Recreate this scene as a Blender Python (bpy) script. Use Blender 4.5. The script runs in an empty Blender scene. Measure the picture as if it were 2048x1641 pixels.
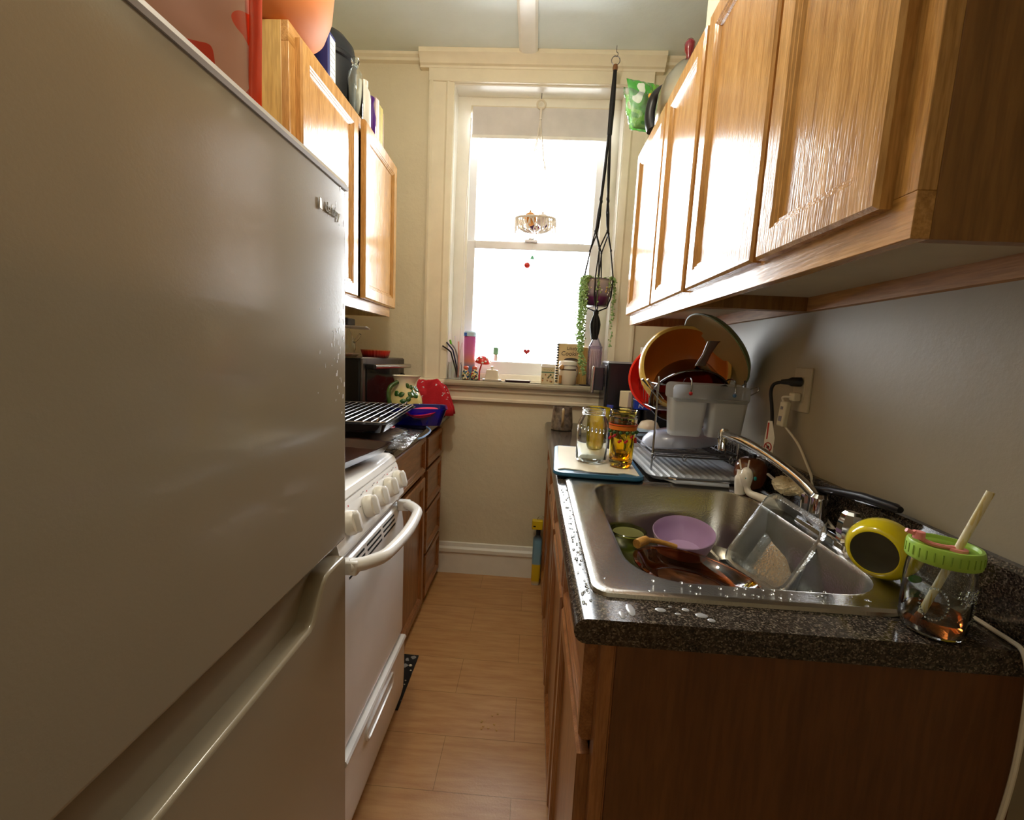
import bpy, bmesh, math, random
from mathutils import Matrix, Vector, noise as mnoise
random.seed(7)
PI = math.pi
sc = bpy.context.scene
COL = sc.collection
V = Vector

# ------------------------------------------------------------------ materials
def lin(h):
    h = h.lstrip('#')
    o = []
    for i in (0, 2, 4):
        c = int(h[i:i+2], 16) / 255
        o.append(c / 12.92 if c <= .04045 else ((c + .055) / 1.055) ** 2.4)
    return (o[0], o[1], o[2], 1)

def base(name):
    m = bpy.data.materials.new(name); m.use_nodes = True
    nt = m.node_tree; nt.nodes.clear()
    out = nt.nodes.new('ShaderNodeOutputMaterial')
    b = nt.nodes.new('ShaderNodeBsdfPrincipled')
    nt.links.new(b.outputs[0], out.inputs[0])
    return m, nt, b, out

def coords(nt, scale=(1, 1, 1), rot=(0, 0, 0)):
    tc = nt.nodes.new('ShaderNodeTexCoord'); mp = nt.nodes.new('ShaderNodeMapping')
    mp.inputs['Scale'].default_value = scale; mp.inputs['Rotation'].default_value = rot
    nt.links.new(tc.outputs['Object'], mp.inputs[0])
    return mp.outputs[0]

def noise_n(nt, vec, scale, detail=3, rough=.5):
    n = nt.nodes.new('ShaderNodeTexNoise'); n.inputs['Scale'].default_value = scale
    n.inputs['Detail'].default_value = detail; n.inputs['Roughness'].default_value = rough
    nt.links.new(vec, n.inputs['Vector']); return n

def ramp(nt, fac, stops):
    r = nt.nodes.new('ShaderNodeValToRGB')
    e = r.color_ramp.elements
    while len(e) < len(stops): e.new(.5)
    for k, (p, c) in enumerate(stops):
        e[k].position = p; e[k].color = c if len(c) == 4 else (*c, 1)
    nt.links.new(fac, r.inputs[0]); return r.outputs[0]

def bump(nt, b, h, strength=.2, dist=.01):
    n = nt.nodes.new('ShaderNodeBump'); n.inputs['Strength'].default_value = strength
    n.inputs['Distance'].default_value = dist
    nt.links.new(h, n.inputs['Height']); nt.links.new(n.outputs[0], b.inputs['Normal'])

def plain(name, h, rough=.5, metal=0, coat=0, var=.06, nscale=12, trans=0, ior=1.45, bmp=0, bscale=60, emit=None, sss=0, spec=.5):
    m, nt, b, out = base(name)
    c = lin(h)
    vec = coords(nt)
    n = noise_n(nt, vec, nscale)
    lo = tuple(x * (1 - var) for x in c[:3]) + (1,); hi = tuple(min(1, x * (1 + var)) for x in c[:3]) + (1,)
    nt.links.new(ramp(nt, n.outputs['Fac'], [(.3, lo), (.7, hi)]), b.inputs['Base Color'])
    b.inputs['Roughness'].default_value = rough; b.inputs['Metallic'].default_value = metal
    b.inputs['Coat Weight'].default_value = coat; b.inputs['Coat Roughness'].default_value = .08
    b.inputs['Transmission Weight'].default_value = trans; b.inputs['IOR'].default_value = ior
    b.inputs['Specular IOR Level'].default_value = spec
    if sss:
        b.inputs['Subsurface Weight'].default_value = sss; b.inputs['Subsurface Radius'].default_value = (.01, .01, .01)
    if bmp:
        n2 = noise_n(nt, vec, bscale, 4)
        bump(nt, b, n2.outputs['Fac'], bmp)
    return m

def wood(name, c1, c2, c3, axis='z', rough=.3, coat=.25, sc_=1):
    m, nt, b, out = base(name)
    s = {'x': (1.2, 14, 14), 'y': (14, 1.2, 14), 'z': (14, 14, 1.2)}[axis]
    vec = coords(nt, tuple(k * sc_ for k in s))
    n = noise_n(nt, vec, 3.2, 6, .62)
    col = ramp(nt, n.outputs['Fac'], [(.28, lin(c1)), (.5, lin(c2)), (.72, lin(c3))])
    vec2 = coords(nt, tuple(k * 5 * sc_ for k in s))
    n2 = noise_n(nt, vec2, 4, 2)
    mx = nt.nodes.new('ShaderNodeMixRGB'); mx.blend_type = 'MULTIPLY'; mx.inputs[0].default_value = .45
    nt.links.new(col, mx.inputs[1])
    nt.links.new(ramp(nt, n2.outputs['Fac'], [(.4, (.55, .5, .45)), (.58, (1, 1, 1))]), mx.inputs[2])
    nt.links.new(mx.outputs[0], b.inputs['Base Color'])
    b.inputs['Roughness'].default_value = rough
    b.inputs['Coat Weight'].default_value = coat; b.inputs['Coat Roughness'].default_value = .15
    bump(nt, b, n2.outputs['Fac'], .16, .003)
    return m

def granite(name):
    m, nt, b, out = base(name)
    vec = coords(nt)
    v = nt.nodes.new('ShaderNodeTexVoronoi'); v.inputs['Scale'].default_value = 480; nt.links.new(vec, v.inputs['Vector'])
    sep = nt.nodes.new('ShaderNodeSeparateColor'); nt.links.new(v.outputs['Color'], sep.inputs[0])
    n = noise_n(nt, vec, 150, 3)
    ad = nt.nodes.new('ShaderNodeMath'); ad.operation = 'MULTIPLY_ADD'; ad.inputs[1].default_value = .7; 
    nt.links.new(sep.outputs[0], ad.inputs[0])
    sb = nt.nodes.new('ShaderNodeMath'); sb.operation = 'MULTIPLY'; sb.inputs[1].default_value = .4
    nt.links.new(n.outputs['Fac'], sb.inputs[0]); nt.links.new(sb.outputs[0], ad.inputs[2])
    nt.links.new(ramp(nt, ad.outputs[0], [(.25, lin('#16120f')), (.5, lin('#332c27')), (.74, lin('#4a4139')), (.95, lin('#7d7264'))]), b.inputs['Base Color'])
    b.inputs['Roughness'].default_value = .13
    return m

def planks(name):
    m, nt, b, out = base(name)
    vec = coords(nt)
    br = nt.nodes.new('ShaderNodeTexBrick'); nt.links.new(vec, br.inputs['Vector'])
    br.inputs['Scale'].default_value = 1; br.inputs['Brick Width'].default_value = .62; br.inputs['Row Height'].default_value = .19
    br.inputs['Mortar Size'].default_value = .0012; br.inputs['Mortar Smooth'].default_value = .3
    br.inputs['Color1'].default_value = lin('#c49664'); br.inputs['Color2'].default_value = lin('#bd8f5b'); br.inputs['Mortar'].default_value = lin('#94703f')
    br.offset = .37
    n = noise_n(nt, coords(nt, (2, 16, 1)), 3, 6, .6)
    mx = nt.nodes.new('ShaderNodeMixRGB'); mx.blend_type = 'MULTIPLY'; mx.inputs[0].default_value = .55
    nt.links.new(br.outputs['Color'], mx.inputs[1])
    nt.links.new(ramp(nt, n.outputs['Fac'], [(.3, lin('#c9a583')), (.62, (1, 1, 1))]), mx.inputs[2])
    nt.links.new(mx.outputs[0], b.inputs['Base Color'])
    b.inputs['Roughness'].default_value = .33
    bump(nt, b, noise_n(nt, vec, 160, 2).outputs['Fac'], .06, .004)
    return m

def plaster(name, h, crack=.5):
    m, nt, b, out = base(name)
    vec = coords(nt)
    n = noise_n(nt, vec, 5, 5, .6)
    c = lin(h)
    nt.links.new(ramp(nt, n.outputs['Fac'], [(.3, tuple(x * .93 for x in c[:3])), (.7, c)]), b.inputs['Base Color'])
    b.inputs['Roughness'].default_value = .45
    n2 = noise_n(nt, vec, 24, 6, .65)
    bump(nt, b, n2.outputs['Fac'], crack, .006)
    return m

def glass(name, h='#ffffff', rough=0.0, ior=1.45):
    m, nt, b, out = base(name)
    b.inputs['Base Color'].default_value = lin(h); b.inputs['Transmission Weight'].default_value = 1
    b.inputs['Roughness'].default_value = rough; b.inputs['IOR'].default_value = ior
    return m

def sheet(name, h='#ffffff', haze=.15, gloss=.04, hazecol='#ffffff', rough=.08, bmp=0, bscale=40):
    """thin clear film: tinted see-through, some milky haze, and a glossy skin"""
    m, nt, b, out = base(name); nt.nodes.remove(b)
    t = nt.nodes.new('ShaderNodeBsdfTransparent'); t.inputs[0].default_value = lin(h)
    d = nt.nodes.new('ShaderNodeBsdfDiffuse'); d.inputs[0].default_value = lin(hazecol)
    tr = nt.nodes.new('ShaderNodeBsdfTranslucent'); tr.inputs[0].default_value = lin(hazecol)
    g = nt.nodes.new('ShaderNodeBsdfGlossy'); g.inputs['Roughness'].default_value = rough
    ma = nt.nodes.new('ShaderNodeMixShader'); ma.inputs[0].default_value = .5
    nt.links.new(d.outputs[0], ma.inputs[1]); nt.links.new(tr.outputs[0], ma.inputs[2])
    mb = nt.nodes.new('ShaderNodeMixShader'); mb.inputs[0].default_value = haze
    nt.links.new(t.outputs[0], mb.inputs[1]); nt.links.new(ma.outputs[0], mb.inputs[2])
    fr = nt.nodes.new('ShaderNodeFresnel'); fr.inputs[0].default_value = 1.4
    md = nt.nodes.new('ShaderNodeMath'); md.operation = 'ADD'; md.use_clamp = True; md.inputs[1].default_value = gloss - .04
    nt.links.new(fr.outputs[0], md.inputs[0])
    mc = nt.nodes.new('ShaderNodeMixShader')
    nt.links.new(md.outputs[0], mc.inputs[0]); nt.links.new(mb.outputs[0], mc.inputs[1]); nt.links.new(g.outputs[0], mc.inputs[2])
    nt.links.new(mc.outputs[0], out.inputs[0])
    if bmp:
        vec = coords(nt); n = noise_n(nt, vec, bscale, 3)
        bn = nt.nodes.new('ShaderNodeBump'); bn.inputs['Strength'].default_value = bmp; bn.inputs['Distance'].default_value = .01
        nt.links.new(n.outputs['Fac'], bn.inputs['Height']); nt.links.new(bn.outputs[0], g.inputs['Normal'])
    return m

def pattern(name, stops, scale=30, rough=.3, tex='voronoi', coat=.3, vscale=(1, 1, 1), detail=2, metal=0, const=True):
    """blotches of flat colour: glaze painting, printed plastic, speckle"""
    m, nt, b, out = base(name)
    vec = coords(nt, vscale)
    if tex == 'voronoi':
        t = nt.nodes.new('ShaderNodeTexVoronoi'); t.inputs['Scale'].default_value = scale; nt.links.new(vec, t.inputs['Vector'])
        f = t.outputs['Distance']
    elif tex == 'cell':
        t = nt.nodes.new('ShaderNodeTexVoronoi'); t.inputs['Scale'].default_value = scale; nt.links.new(vec, t.inputs['Vector'])
        s = nt.nodes.new('ShaderNodeSeparateColor'); nt.links.new(t.outputs['Color'], s.inputs[0]); f = s.outputs[0]
    else:
        f = noise_n(nt, vec, scale, detail).outputs['Fac']
    r = nt.nodes.new('ShaderNodeValToRGB'); e = r.color_ramp.elements
    if const: r.color_ramp.interpolation = 'CONSTANT'
    while len(e) < len(stops): e.new(.5)
    for k, (p, c) in enumerate(stops):
        e[k].position = p; e[k].color = lin(c)
    nt.links.new(f, r.inputs[0]); nt.links.new(r.outputs[0], b.inputs['Base Color'])
    b.inputs['Roughness'].default_value = rough; b.inputs['Coat Weight'].default_value = coat; b.inputs['Metallic'].default_value = metal
    return m

def bands(name, stops, z0, z1, rough=.3, axis=2, coat=.2, metal=0):
    """colours that change with height on the thing (dipped or printed bands)"""
    m, nt, b, out = base(name)
    tc = nt.nodes.new('ShaderNodeTexCoord'); s = nt.nodes.new('ShaderNodeSeparateXYZ'); nt.links.new(tc.outputs['Object'], s.inputs[0])
    mr = nt.nodes.new('ShaderNodeMapRange'); mr.inputs[1].default_value = z0; mr.inputs[2].default_value = z1
    nt.links.new(s.outputs[axis], mr.inputs[0])
    nt.links.new(ramp(nt, mr.outputs[0], [(p, lin(c)) for p, c in stops]), b.inputs['Base Color'])
    b.inputs['Roughness'].default_value = rough; b.inputs['Coat Weight'].default_value = coat; b.inputs['Metallic'].default_value = metal
    return m

M = {}
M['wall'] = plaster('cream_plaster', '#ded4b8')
M['wall_right'] = plaster('shaded_cream_plaster', '#a69c86', .12)  # same cream plaster, dimness of the right side put into its colour
M['ceiling'] = plaster('pale_ceiling_paint', '#dfe9e6', .2)
M['trim'] = plain('cream_gloss_paint', '#e9e0c8', .3, var=.04, bmp=.12, bscale=18)
M['white_trim'] = plain('white_gloss_paint', '#ebe8dd', .3, var=.03, bmp=.06)
M['vinyl'] = plain('white_vinyl', '#e6e6e8', .35, var=.02)
M['floor'] = planks('laminate_planks')
M['oak'] = wood('honey_oak', '#9a6a35', '#bd8b50', '#cf9f63')
M['oak_door'] = wood('honey_oak_door', '#9c6d35', '#bd8d50', '#cfa062', rough=.17, coat=0)
M['oak_y'] = wood('honey_oak_rail', '#9c6d35', '#bd8d50', '#cfa062', 'y', rough=.19, coat=0)
M['ply'] = wood('shaded_cabinet_side', '#7a5226', '#8f6533', '#97693a', rough=.4, coat=.1, sc_=.5)  # side boards with the right side's shade put into the colour
M['ply_lit'] = wood('lit_cabinet_side', '#b8944f', '#c8a662', '#d0af6c', rough=.4, coat=.1, sc_=.5)  # same boards, lightened to paint in the light on the left one
M['under'] = plain('grey_cabinet_underside', '#b9ae97', .55)
M['pine'] = wood('pine_rail', '#9c6a38', '#bd8b57', '#c99c68', 'y', rough=.5, coat=0, sc_=.6)
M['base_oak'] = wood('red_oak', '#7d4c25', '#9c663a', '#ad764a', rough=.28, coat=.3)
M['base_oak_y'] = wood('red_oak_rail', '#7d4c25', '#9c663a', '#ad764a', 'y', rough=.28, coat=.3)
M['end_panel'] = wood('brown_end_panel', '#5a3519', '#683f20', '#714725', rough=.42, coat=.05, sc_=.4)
M['granite'] = granite('granite_laminate')
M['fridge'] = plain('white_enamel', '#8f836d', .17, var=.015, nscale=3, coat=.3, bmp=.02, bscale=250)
M['fridge_trim'] = plain('grey_trim', '#a8a198', .4)
M['enamel'] = plain('range_enamel', '#e9e8e6', .2, var=.02, coat=.4)
M['knob_white'] = pattern('worn_white_knob', [(.3, '#e8e3d4'), (.7, '#f0eee8')], 14, .3, 'noise', const=False)
M['dark'] = plain('dark_gap', '#0e0d0c', .7)
M['black'] = plain('black_plastic', '#17171b', .35)
M['black_gloss'] = plain('black_gloss', '#101014', .15, coat=.5)
M['black_cord'] = plain('black_cord', '#141216', .6)
M['steel'] = plain('brushed_steel', '#b9b6b0', .26, 1, bmp=.05, bscale=300)
M['steel_dull'] = plain('satin_sink_steel', '#b4b0a8', .24, 1, bmp=.05, bscale=220)
M['chrome'] = plain('chrome', '#d8d8da', .06, 1)
M['wire'] = plain('wire_chrome', '#b0b0b4', .2, 1)
M['dark_wire'] = plain('dark_wire', '#6a6a70', .3, 1)
M['white'] = plain('white_plastic', '#eceae4', .35)
M['ivory'] = plain('ivory_plastic', '#d9d0ba', .4)
M['white_ceramic'] = plain('white_ceramic', '#efe9dc', .18, coat=.4)
M['cream_ceramic'] = plain('cream_ceramic', '#ddd2bb', .25, coat=.3)
M['glass'] = glass('clear_glass', '#fbfffd')
M['pane'] = sheet('window_pane', '#ffffff', .0, .04)
M['yellow_glass'] = glass('yellow_glass', '#f2e23c')
M['amber'] = glass('amber_glass', '#a8562a')
M['green_glass'] = glass('green_tint_glass', '#d8e29a', .08)
M['red'] = plain('red_glaze', '#c8221c', .2, coat=.5)
M['paper'] = plain('paper', '#e8e4da', .8)
M['cord_white'] = plain('white_cord', '#d8d0c0', .5)
M['shaded_ivory'] = plain('shaded_ivory', '#b9ae96', .4)  # ivory plastic darkened, shade of the dim wall put into the colour
# ------------------------------------------------------------------ mesh helpers
class MB:
    def __init__(self, mtx=None):
        self.v = []; self.f = []; self.m = mtx
    def add(self, vs, fs):
        n = len(self.v)
        for p in vs:
            p = V(p)
            self.v.append(self.m @ p if self.m is not None else p)
        for f in fs: self.f.append(tuple(n + i for i in f))
        return self
    def box(self, x0, y0, z0, x1, y1, z1):
        x0, x1 = sorted((x0, x1)); y0, y1 = sorted((y0, y1)); z0, z1 = sorted((z0, z1))
        return self.add([(x0, y0, z0), (x1, y0, z0), (x1, y1, z0), (x0, y1, z0), (x0, y0, z1), (x1, y0, z1), (x1, y1, z1), (x0, y1, z1)],
                        [(3, 2, 1, 0), (4, 5, 6, 7), (0, 1, 5, 4), (1, 2, 6, 5), (2, 3, 7, 6), (3, 0, 4, 7)])
    def loft(self, rings, cap0=True, cap1=True):
        n = len(rings[0]); vs = [p for r in rings for p in r]; fs = []
        for k in range(len(rings) - 1):
            for i in range(n):
                j = (i + 1) % n
                fs.append((k * n + i, k * n + j, (k + 1) * n + j, (k + 1) * n + i))
        if cap0: fs.append(tuple(range(n))[::-1])
        if cap1: fs.append(tuple((len(rings) - 1) * n + i for i in range(n)))
        return self.add(vs, fs)
    def prism(self, pts, axis, a, b):
        k = {'x': lambda p, t: (t, p[0], p[1]), 'y': lambda p, t: (p[0], t, p[1]), 'z': lambda p, t: (p[0], p[1], t)}[axis]
        return self.loft([[k(p, a) for p in pts], [k(p, b) for p in pts]])
    def lathe(self, prof, c=(0, 0, 0), seg=36, mtx=None):
        rings = []
        for r, z in prof:
            ring = []
            for i in range(seg):
                t = 2 * PI * i / seg
                p = V((max(r, 1e-5) * math.cos(t), max(r, 1e-5) * math.sin(t), z))
                if mtx is not None: p = mtx @ p
                ring.append(p + V(c))
            rings.append(ring)
        return self.loft(rings, prof[0][0] < 1e-4, prof[-1][0] < 1e-4)
    def tube(self, pts, r, seg=8, closed=False):
        pts = [V(p) for p in pts]; n = len(pts)
        rr = r if isinstance(r, (list, tuple)) else [r] * n
        rings = []; up = None
        for i in range(n):
            if closed: d = pts[(i + 1) % n] - pts[i - 1]
            else: d = pts[min(i + 1, n - 1)] - pts[max(i - 1, 0)]
            d = d.normalized() if d.length > 1e-9 else V((0, 0, 1))
            if up is None:
                up = V((0, 0, 1)) if abs(d.z) < .9 else V((1, 0, 0))
            s = d.cross(up)
            if s.length < 1e-6: s = d.cross(V((1, .3, .2)))
            s.normalize(); u = s.cross(d).normalized(); up = u
            rings.append([pts[i] + (s * math.cos(2 * PI * k / seg) + u * math.sin(2 * PI * k / seg)) * rr[i] for k in range(seg)])
        if closed: rings.append(rings[0]); return self.loft(rings, False, False)
        return self.loft(rings)
    def ball(self, c, rx, ry=None, rz=None, seg=20, rings=12):
        ry = ry or rx; rz = rz or rx
        R = []
        for k in range(rings + 1):
            t = PI * k / rings
            R.append([(c[0] + rx * max(math.sin(t), 1e-4) * math.cos(2 * PI * i / seg), c[1] + ry * max(math.sin(t), 1e-4) * math.sin(2 * PI * i / seg), c[2] - rz * math.cos(t)) for i in range(seg)])
        return self.loft(R)
    def grid(self, nu, nv, fn):
        vs = [fn(i / nu, j / nv) for j in range(nv + 1) for i in range(nu + 1)]
        fs = [(j * (nu + 1) + i, j * (nu + 1) + i + 1, (j + 1) * (nu + 1) + i + 1, (j + 1) * (nu + 1) + i) for j in range(nv) for i in range(nu)]
        return self.add(vs, fs)
    def pearls(self, pts, r):
        for p in pts:
            x, y, z = p
            self.add([(x + r, y, z), (x - r, y, z), (x, y + r, z), (x, y - r, z), (x, y, z + r), (x, y, z - r)],
                     [(0, 2, 4), (2, 1, 4), (1, 3, 4), (3, 0, 4), (2, 0, 5), (1, 2, 5), (3, 1, 5), (0, 3, 5)])
        return self
    def text(self, s, size, mtx, extrude=.0005, spacing=1.0, shear=0):
        cu = bpy.data.curves.new('lettering', 'FONT'); cu.body = s; cu.size = size; cu.extrude = extrude
        cu.space_character = spacing; cu.shear = shear; cu.align_x = 'CENTER'; cu.align_y = 'CENTER'
        o = bpy.data.objects.new('lettering', cu)
        me = bpy.data.meshes.new_from_object(o)
        self.add([mtx @ v.co for v in me.vertices], [tuple(p.vertices) for p in me.polygons])
        bpy.data.objects.remove(o); bpy.data.curves.remove(cu); bpy.data.meshes.remove(me)
        return self

def arc(c, r, a0, a1, n, plane='xz'):
    out = []
    for i in range(n + 1):
        t = math.radians(a0 + (a1 - a0) * i / n); p, q = r * math.cos(t), r * math.sin(t)
        out.append({'xz': (c[0] + p, c[1], c[2] + q), 'yz': (c[0], c[1] + p, c[2] + q), 'xy': (c[0] + p, c[1] + q, c[2])}[plane])
    return out

def rrect(x0, y0, x1, y1, r, n=6):
    out = []
    for cx, cy, a in ((x1 - r, y1 - r, 0), (x0 + r, y1 - r, 90), (x0 + r, y0 + r, 180), (x1 - r, y0 + r, 270)):
        for i in range(n + 1):
            t = math.radians(a + 90 * i / n); out.append((cx + r * math.cos(t), cy + r * math.sin(t)))
    return out

def smooth_path(pts, n=6):
    pts = [V(p) for p in pts]; out = []
    for i in range(len(pts) - 1):
        p0 = pts[max(i - 1, 0)]; p1 = pts[i]; p2 = pts[i + 1]; p3 = pts[min(i + 2, len(pts) - 1)]
        for k in range(n):
            t = k / n
            out.append(.5 * ((2 * p1) + (p2 - p0) * t + (2 * p0 - 5 * p1 + 4 * p2 - p3) * t * t + (3 * p1 - p0 - 3 * p2 + p3) * t ** 3))
    out.append(pts[-1]); return out

def frame_m(o, x, y):
    """matrix whose local x, y, z axes are x, y and x cross y, at o"""
    x = V(x).normalized(); y = V(y); z = x.cross(y).normalized(); y = z.cross(x).normalized()
    return Matrix(((x.x, y.x, z.x, o[0]), (x.y, y.y, z.y, o[1]), (x.z, y.z, z.z, o[2]), (0, 0, 0, 1)))

def tilt(c, axis_dir, spin=0):
    """matrix that stands local z along axis_dir at c"""
    q = V(axis_dir).normalized().to_track_quat('Z', 'Y')
    return Matrix.Translation(V(c)) @ q.to_matrix().to_4x4() @ Matrix.Rotation(spin, 4, 'Z')

ORI = {}
def mesh_obj(name, mb, material, origin, smooth=40, bevel=0, solid=0, bseg=2):
    me = bpy.data.meshes.new(name); o0 = V(origin)
    bm = bmesh.new()
    vs = [bm.verts.new(p - o0) for p in mb.v]
    for f in mb.f:
        try: bm.faces.new([vs[i] for i in f])
        except ValueError: pass
    bmesh.ops.remove_doubles(bm, verts=bm.verts, dist=2e-5)
    bmesh.ops.recalc_face_normals(bm, faces=bm.faces)
    bm.to_mesh(me); bm.free()
    if smooth:
        me.shade_smooth(); me.set_sharp_from_angle(angle=math.radians(smooth))
    me.materials.append(M[material] if isinstance(material, str) else material)
    o = bpy.data.objects.new(name, me); COL.objects.link(o)
    if solid:
        s = o.modifiers.new('thickness', 'SOLIDIFY'); s.thickness = solid; s.offset = 0
    if bevel:
        b = o.modifiers.new('edges', 'BEVEL'); b.width = bevel; b.segments = bseg; b.limit_method = 'ANGLE'; b.angle_limit = math.radians(35)
    return o

def T(name, label, cat, loc, group=None):
    o = bpy.data.objects.new(name, None); COL.objects.link(o); o.location = loc
    o.empty_display_size = .03
    o['label'] = label; o['category'] = cat
    if group: o['group'] = group
    ORI[o.name] = V(loc); return o

def P(name, mb, material, parent, label=None, **k):
    org = ORI[parent.name]
    o = mesh_obj(name, mb, material, org, **k); o.parent = parent
    ORI[o.name] = org
    if label: o['label'] = label
    return o

def S(name, mb, material, label, cat, group=None, kind=None, **k):
    lo = [min(p[i] for p in mb.v) for i in range(3)]; hi = [max(p[i] for p in mb.v) for i in range(3)]
    org = V(((lo[0] + hi[0]) / 2, (lo[1] + hi[1]) / 2, lo[2]))
    o = mesh_obj(name, mb, material, V((0, 0, 0)), **k)
    o.data.transform(Matrix.Translation(-org)); o.location = org
    ORI[o.name] = org
    o['label'] = label; o['category'] = cat
    if group: o['group'] = group
    if kind: o['kind'] = kind
    return o

def ST(name, mb, material, parent=None, **k):
    o = mesh_obj(name, mb, material, (0, 0, 0) if parent is None else ORI[parent.name], **k)
    ORI[o.name] = V((0, 0, 0)) if parent is None else ORI[parent.name]
    if parent is not None: o.parent = parent
    else: o['kind'] = 'structure'
    return o
B = lambda *a: MB().box(*a)

def copy_thing(root, loc, label, rz=None):
    r = root.copy(); COL.objects.link(r); r.location = loc; r['label'] = label
    if rz is not None: r.rotation_euler = (0, 0, rz)
    for ch in list(root.children):
        c = ch.copy(); COL.objects.link(c); c.parent = r
        for g in list(ch.children):
            d = g.copy(); COL.objects.link(d); d.parent = c
    return r
# ------------------------------------------------------------------ room shell
FY, LX, RX, CZ = 2.445, -1.05, .71, 2.76
OX0, OX1, OZ0, OZ1 = -.4836, .3905, 1.105, 2.63
ST('floor', B(LX - .1, -1.9, -.06, RX + .1, FY + .2, 0), 'floor', smooth=0)
ST('ceiling', B(LX - .1, -1.9, CZ, RX + .1, FY + .2, CZ + .1), 'ceiling', smooth=0)
ST('wall_left', B(LX - .1, -1.9, 0, LX, FY + .2, CZ), 'wall', smooth=0)
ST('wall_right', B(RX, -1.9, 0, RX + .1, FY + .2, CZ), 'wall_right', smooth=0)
ST('wall_back', B(LX - .1, -2.0, 0, RX + .1, -1.9, CZ), 'wall', smooth=0)
w = MB()
w.box(LX, FY, 0, OX0, FY + .2, CZ).box(OX1, FY, 0, RX, FY + .2, CZ).box(OX0, FY, 0, OX1, FY + .2, OZ0).box(OX0, FY, OZ1, OX1, FY + .2, CZ)
ST('wall_far', w, 'wall', smooth=0)
# boxed-in runs above the wall cabinets
ST('trim_1', B(LX, -1.9, 2.13, -.97, 2.08, CZ), 'wall', smooth=0)
ST('trim_2', B(.425, -1.9, 2.135, RX, 1.385, CZ), 'wall', smooth=0)
# baseboard under the window
prof = [(FY, 0), (FY - .018, 0), (FY - .018, .125), (FY - .026, .13), (FY - .026, .15), (FY - .014, .16), (FY - .010, .18), (FY, .183)]
ST('baseboard_far', MB().prism(prof, 'x', LX, RX), 'white_trim', smooth=20)
# ceiling batten
pb = [(-.155, CZ), (-.155, CZ - .012), (-.143, CZ - .02), (-.128, CZ - .022), (-.092, CZ - .022), (-.077, CZ - .02), (-.065, CZ - .012), (-.065, CZ)]
ST('trim_3', MB().prism(pb, 'y', -1.9, FY - .06), 'white_trim', smooth=20)
# picture moulding left and right of the window head
pm = [(FY, CZ), (FY - .035, CZ), (FY - .034, CZ - .012), (FY - .022, CZ - .022), (FY - .02, CZ - .034), (FY, CZ - .04)]
ST('trim_4', MB().prism(pm, 'x', LX, -.655), 'trim', smooth=20)
ST('trim_5', MB().prism(pm, 'x', .52, RX), 'trim', smooth=20)

# window: casing, crown, stool, apron, jambs, sashes
win = T('window_1', '', '', (-.046, FY, OZ0)); del win['label']; del win['category']; win['kind'] = 'structure'
cas = lambda a, s: [(a, FY), (a, FY - .026), (a + s * .012, FY - .03), (a + s * .022, FY - .022), (a + s * .085, FY - .02), (a + s * .095, FY - .026), (a + s * .108, FY - .02), (a + s * .126, FY - .014), (a + s * .126, FY)]
for a, s in ((-.608, 1), (.517, -1)):
    ST('casing', MB().prism([(x, y) for x, y in cas(a, s)], 'z', OZ0 + .02, OZ1 + .005), 'trim', win, smooth=25)
ST('header', B(-.612, FY - .026, OZ1, .52, FY, 2.7), 'trim', win, bevel=.003)
cr = [(FY, 2.69), (FY - .028, 2.69), (FY - .03, 2.7), (FY - .04, 2.706), (FY - .048, 2.72), (FY - .062, 2.735), (FY - .07, 2.74), (FY - .07, CZ), (FY, CZ)]
ST('crown', MB().prism(cr, 'x', -.655, .563), 'trim', win, smooth=25)
st = [(FY + .17, 1.09), (FY - .045, 1.09), (FY - .053, 1.096), (FY - .056, 1.107), (FY - .053, 1.118), (FY - .045, 1.124), (FY + .17, 1.124)]
stl = MB().prism(st, 'x', OX0, OX1)
stl.prism([(FY, 1.09), (FY - .045, 1.09), (FY - .053, 1.096), (FY - .056, 1.107), (FY - .053, 1.118), (FY - .045, 1.124), (FY, 1.124)], 'x', -.635, .545)
ST('stool', stl, 'trim', win, smooth=25)
ap = [(FY, 1.09), (FY - .03, 1.09), (FY - .03, 1.068), (FY - .018, 1.06), (FY - .016, 1.03), (FY - .024, 1.024), (FY - .024, 1.012), (FY, 1.004)]
ST('apron', MB().prism(ap, 'x', -.605, .52), 'trim', win, smooth=25)
j = MB()
for a, s in ((OX0, 1), (OX1, -1)):
    j.box(a, FY - .004, 1.12, a + s * .006, FY + .1, OZ1)
    j.box(a, FY + .10, 1.12, a + s * .075, FY + .13, OZ1 - .0)
    j.box(a, FY + .13, 1.12, a + s * .055, FY + .2, OZ1)
j.box(OX0, FY + .10, OZ1 - .055, OX1, FY + .2, OZ1).box(OX0, FY - .004, OZ1 - .006, OX1, FY + .1, OZ1)
ST('jamb', j, 'white_trim', win, bevel=.002)
SX0, SX1 = OX0 + .055, OX1 - .055
def sash(name, y, z0, z1, sw, bot, top):
    m = MB().box(SX0, y, z0, SX0 + sw, y + .035, z1).box(SX1 - sw, y, z0, SX1, y + .035, z1).box(SX0 + sw, y, z0, SX1 - sw, y + .035, z0 + bot).box(SX0 + sw, y, z1 - top, SX1 - sw, y + .035, z1)
    s = ST(name, m, 'vinyl', win, bevel=.004)
    ST('pane', MB().box(SX0 + sw, y + .014, z0 + bot, SX1 - sw, y + .018, z1 - top), 'pane', s, smooth=0)
    return s
sash('upper_sash', FY + .155, 1.86, 2.59, .055, .04, .04)
ls = sash('lower_sash', FY + .118, 1.16, 1.893, .062, .07, .04)
ST('sash_lock', MB().box(-.09, FY + .1, 1.893, -.02, FY + .15, 1.905).box(-.07, FY + .098, 1.905, -.04, FY + .12, 1.913), 'vinyl', ls, bevel=.002)
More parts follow.
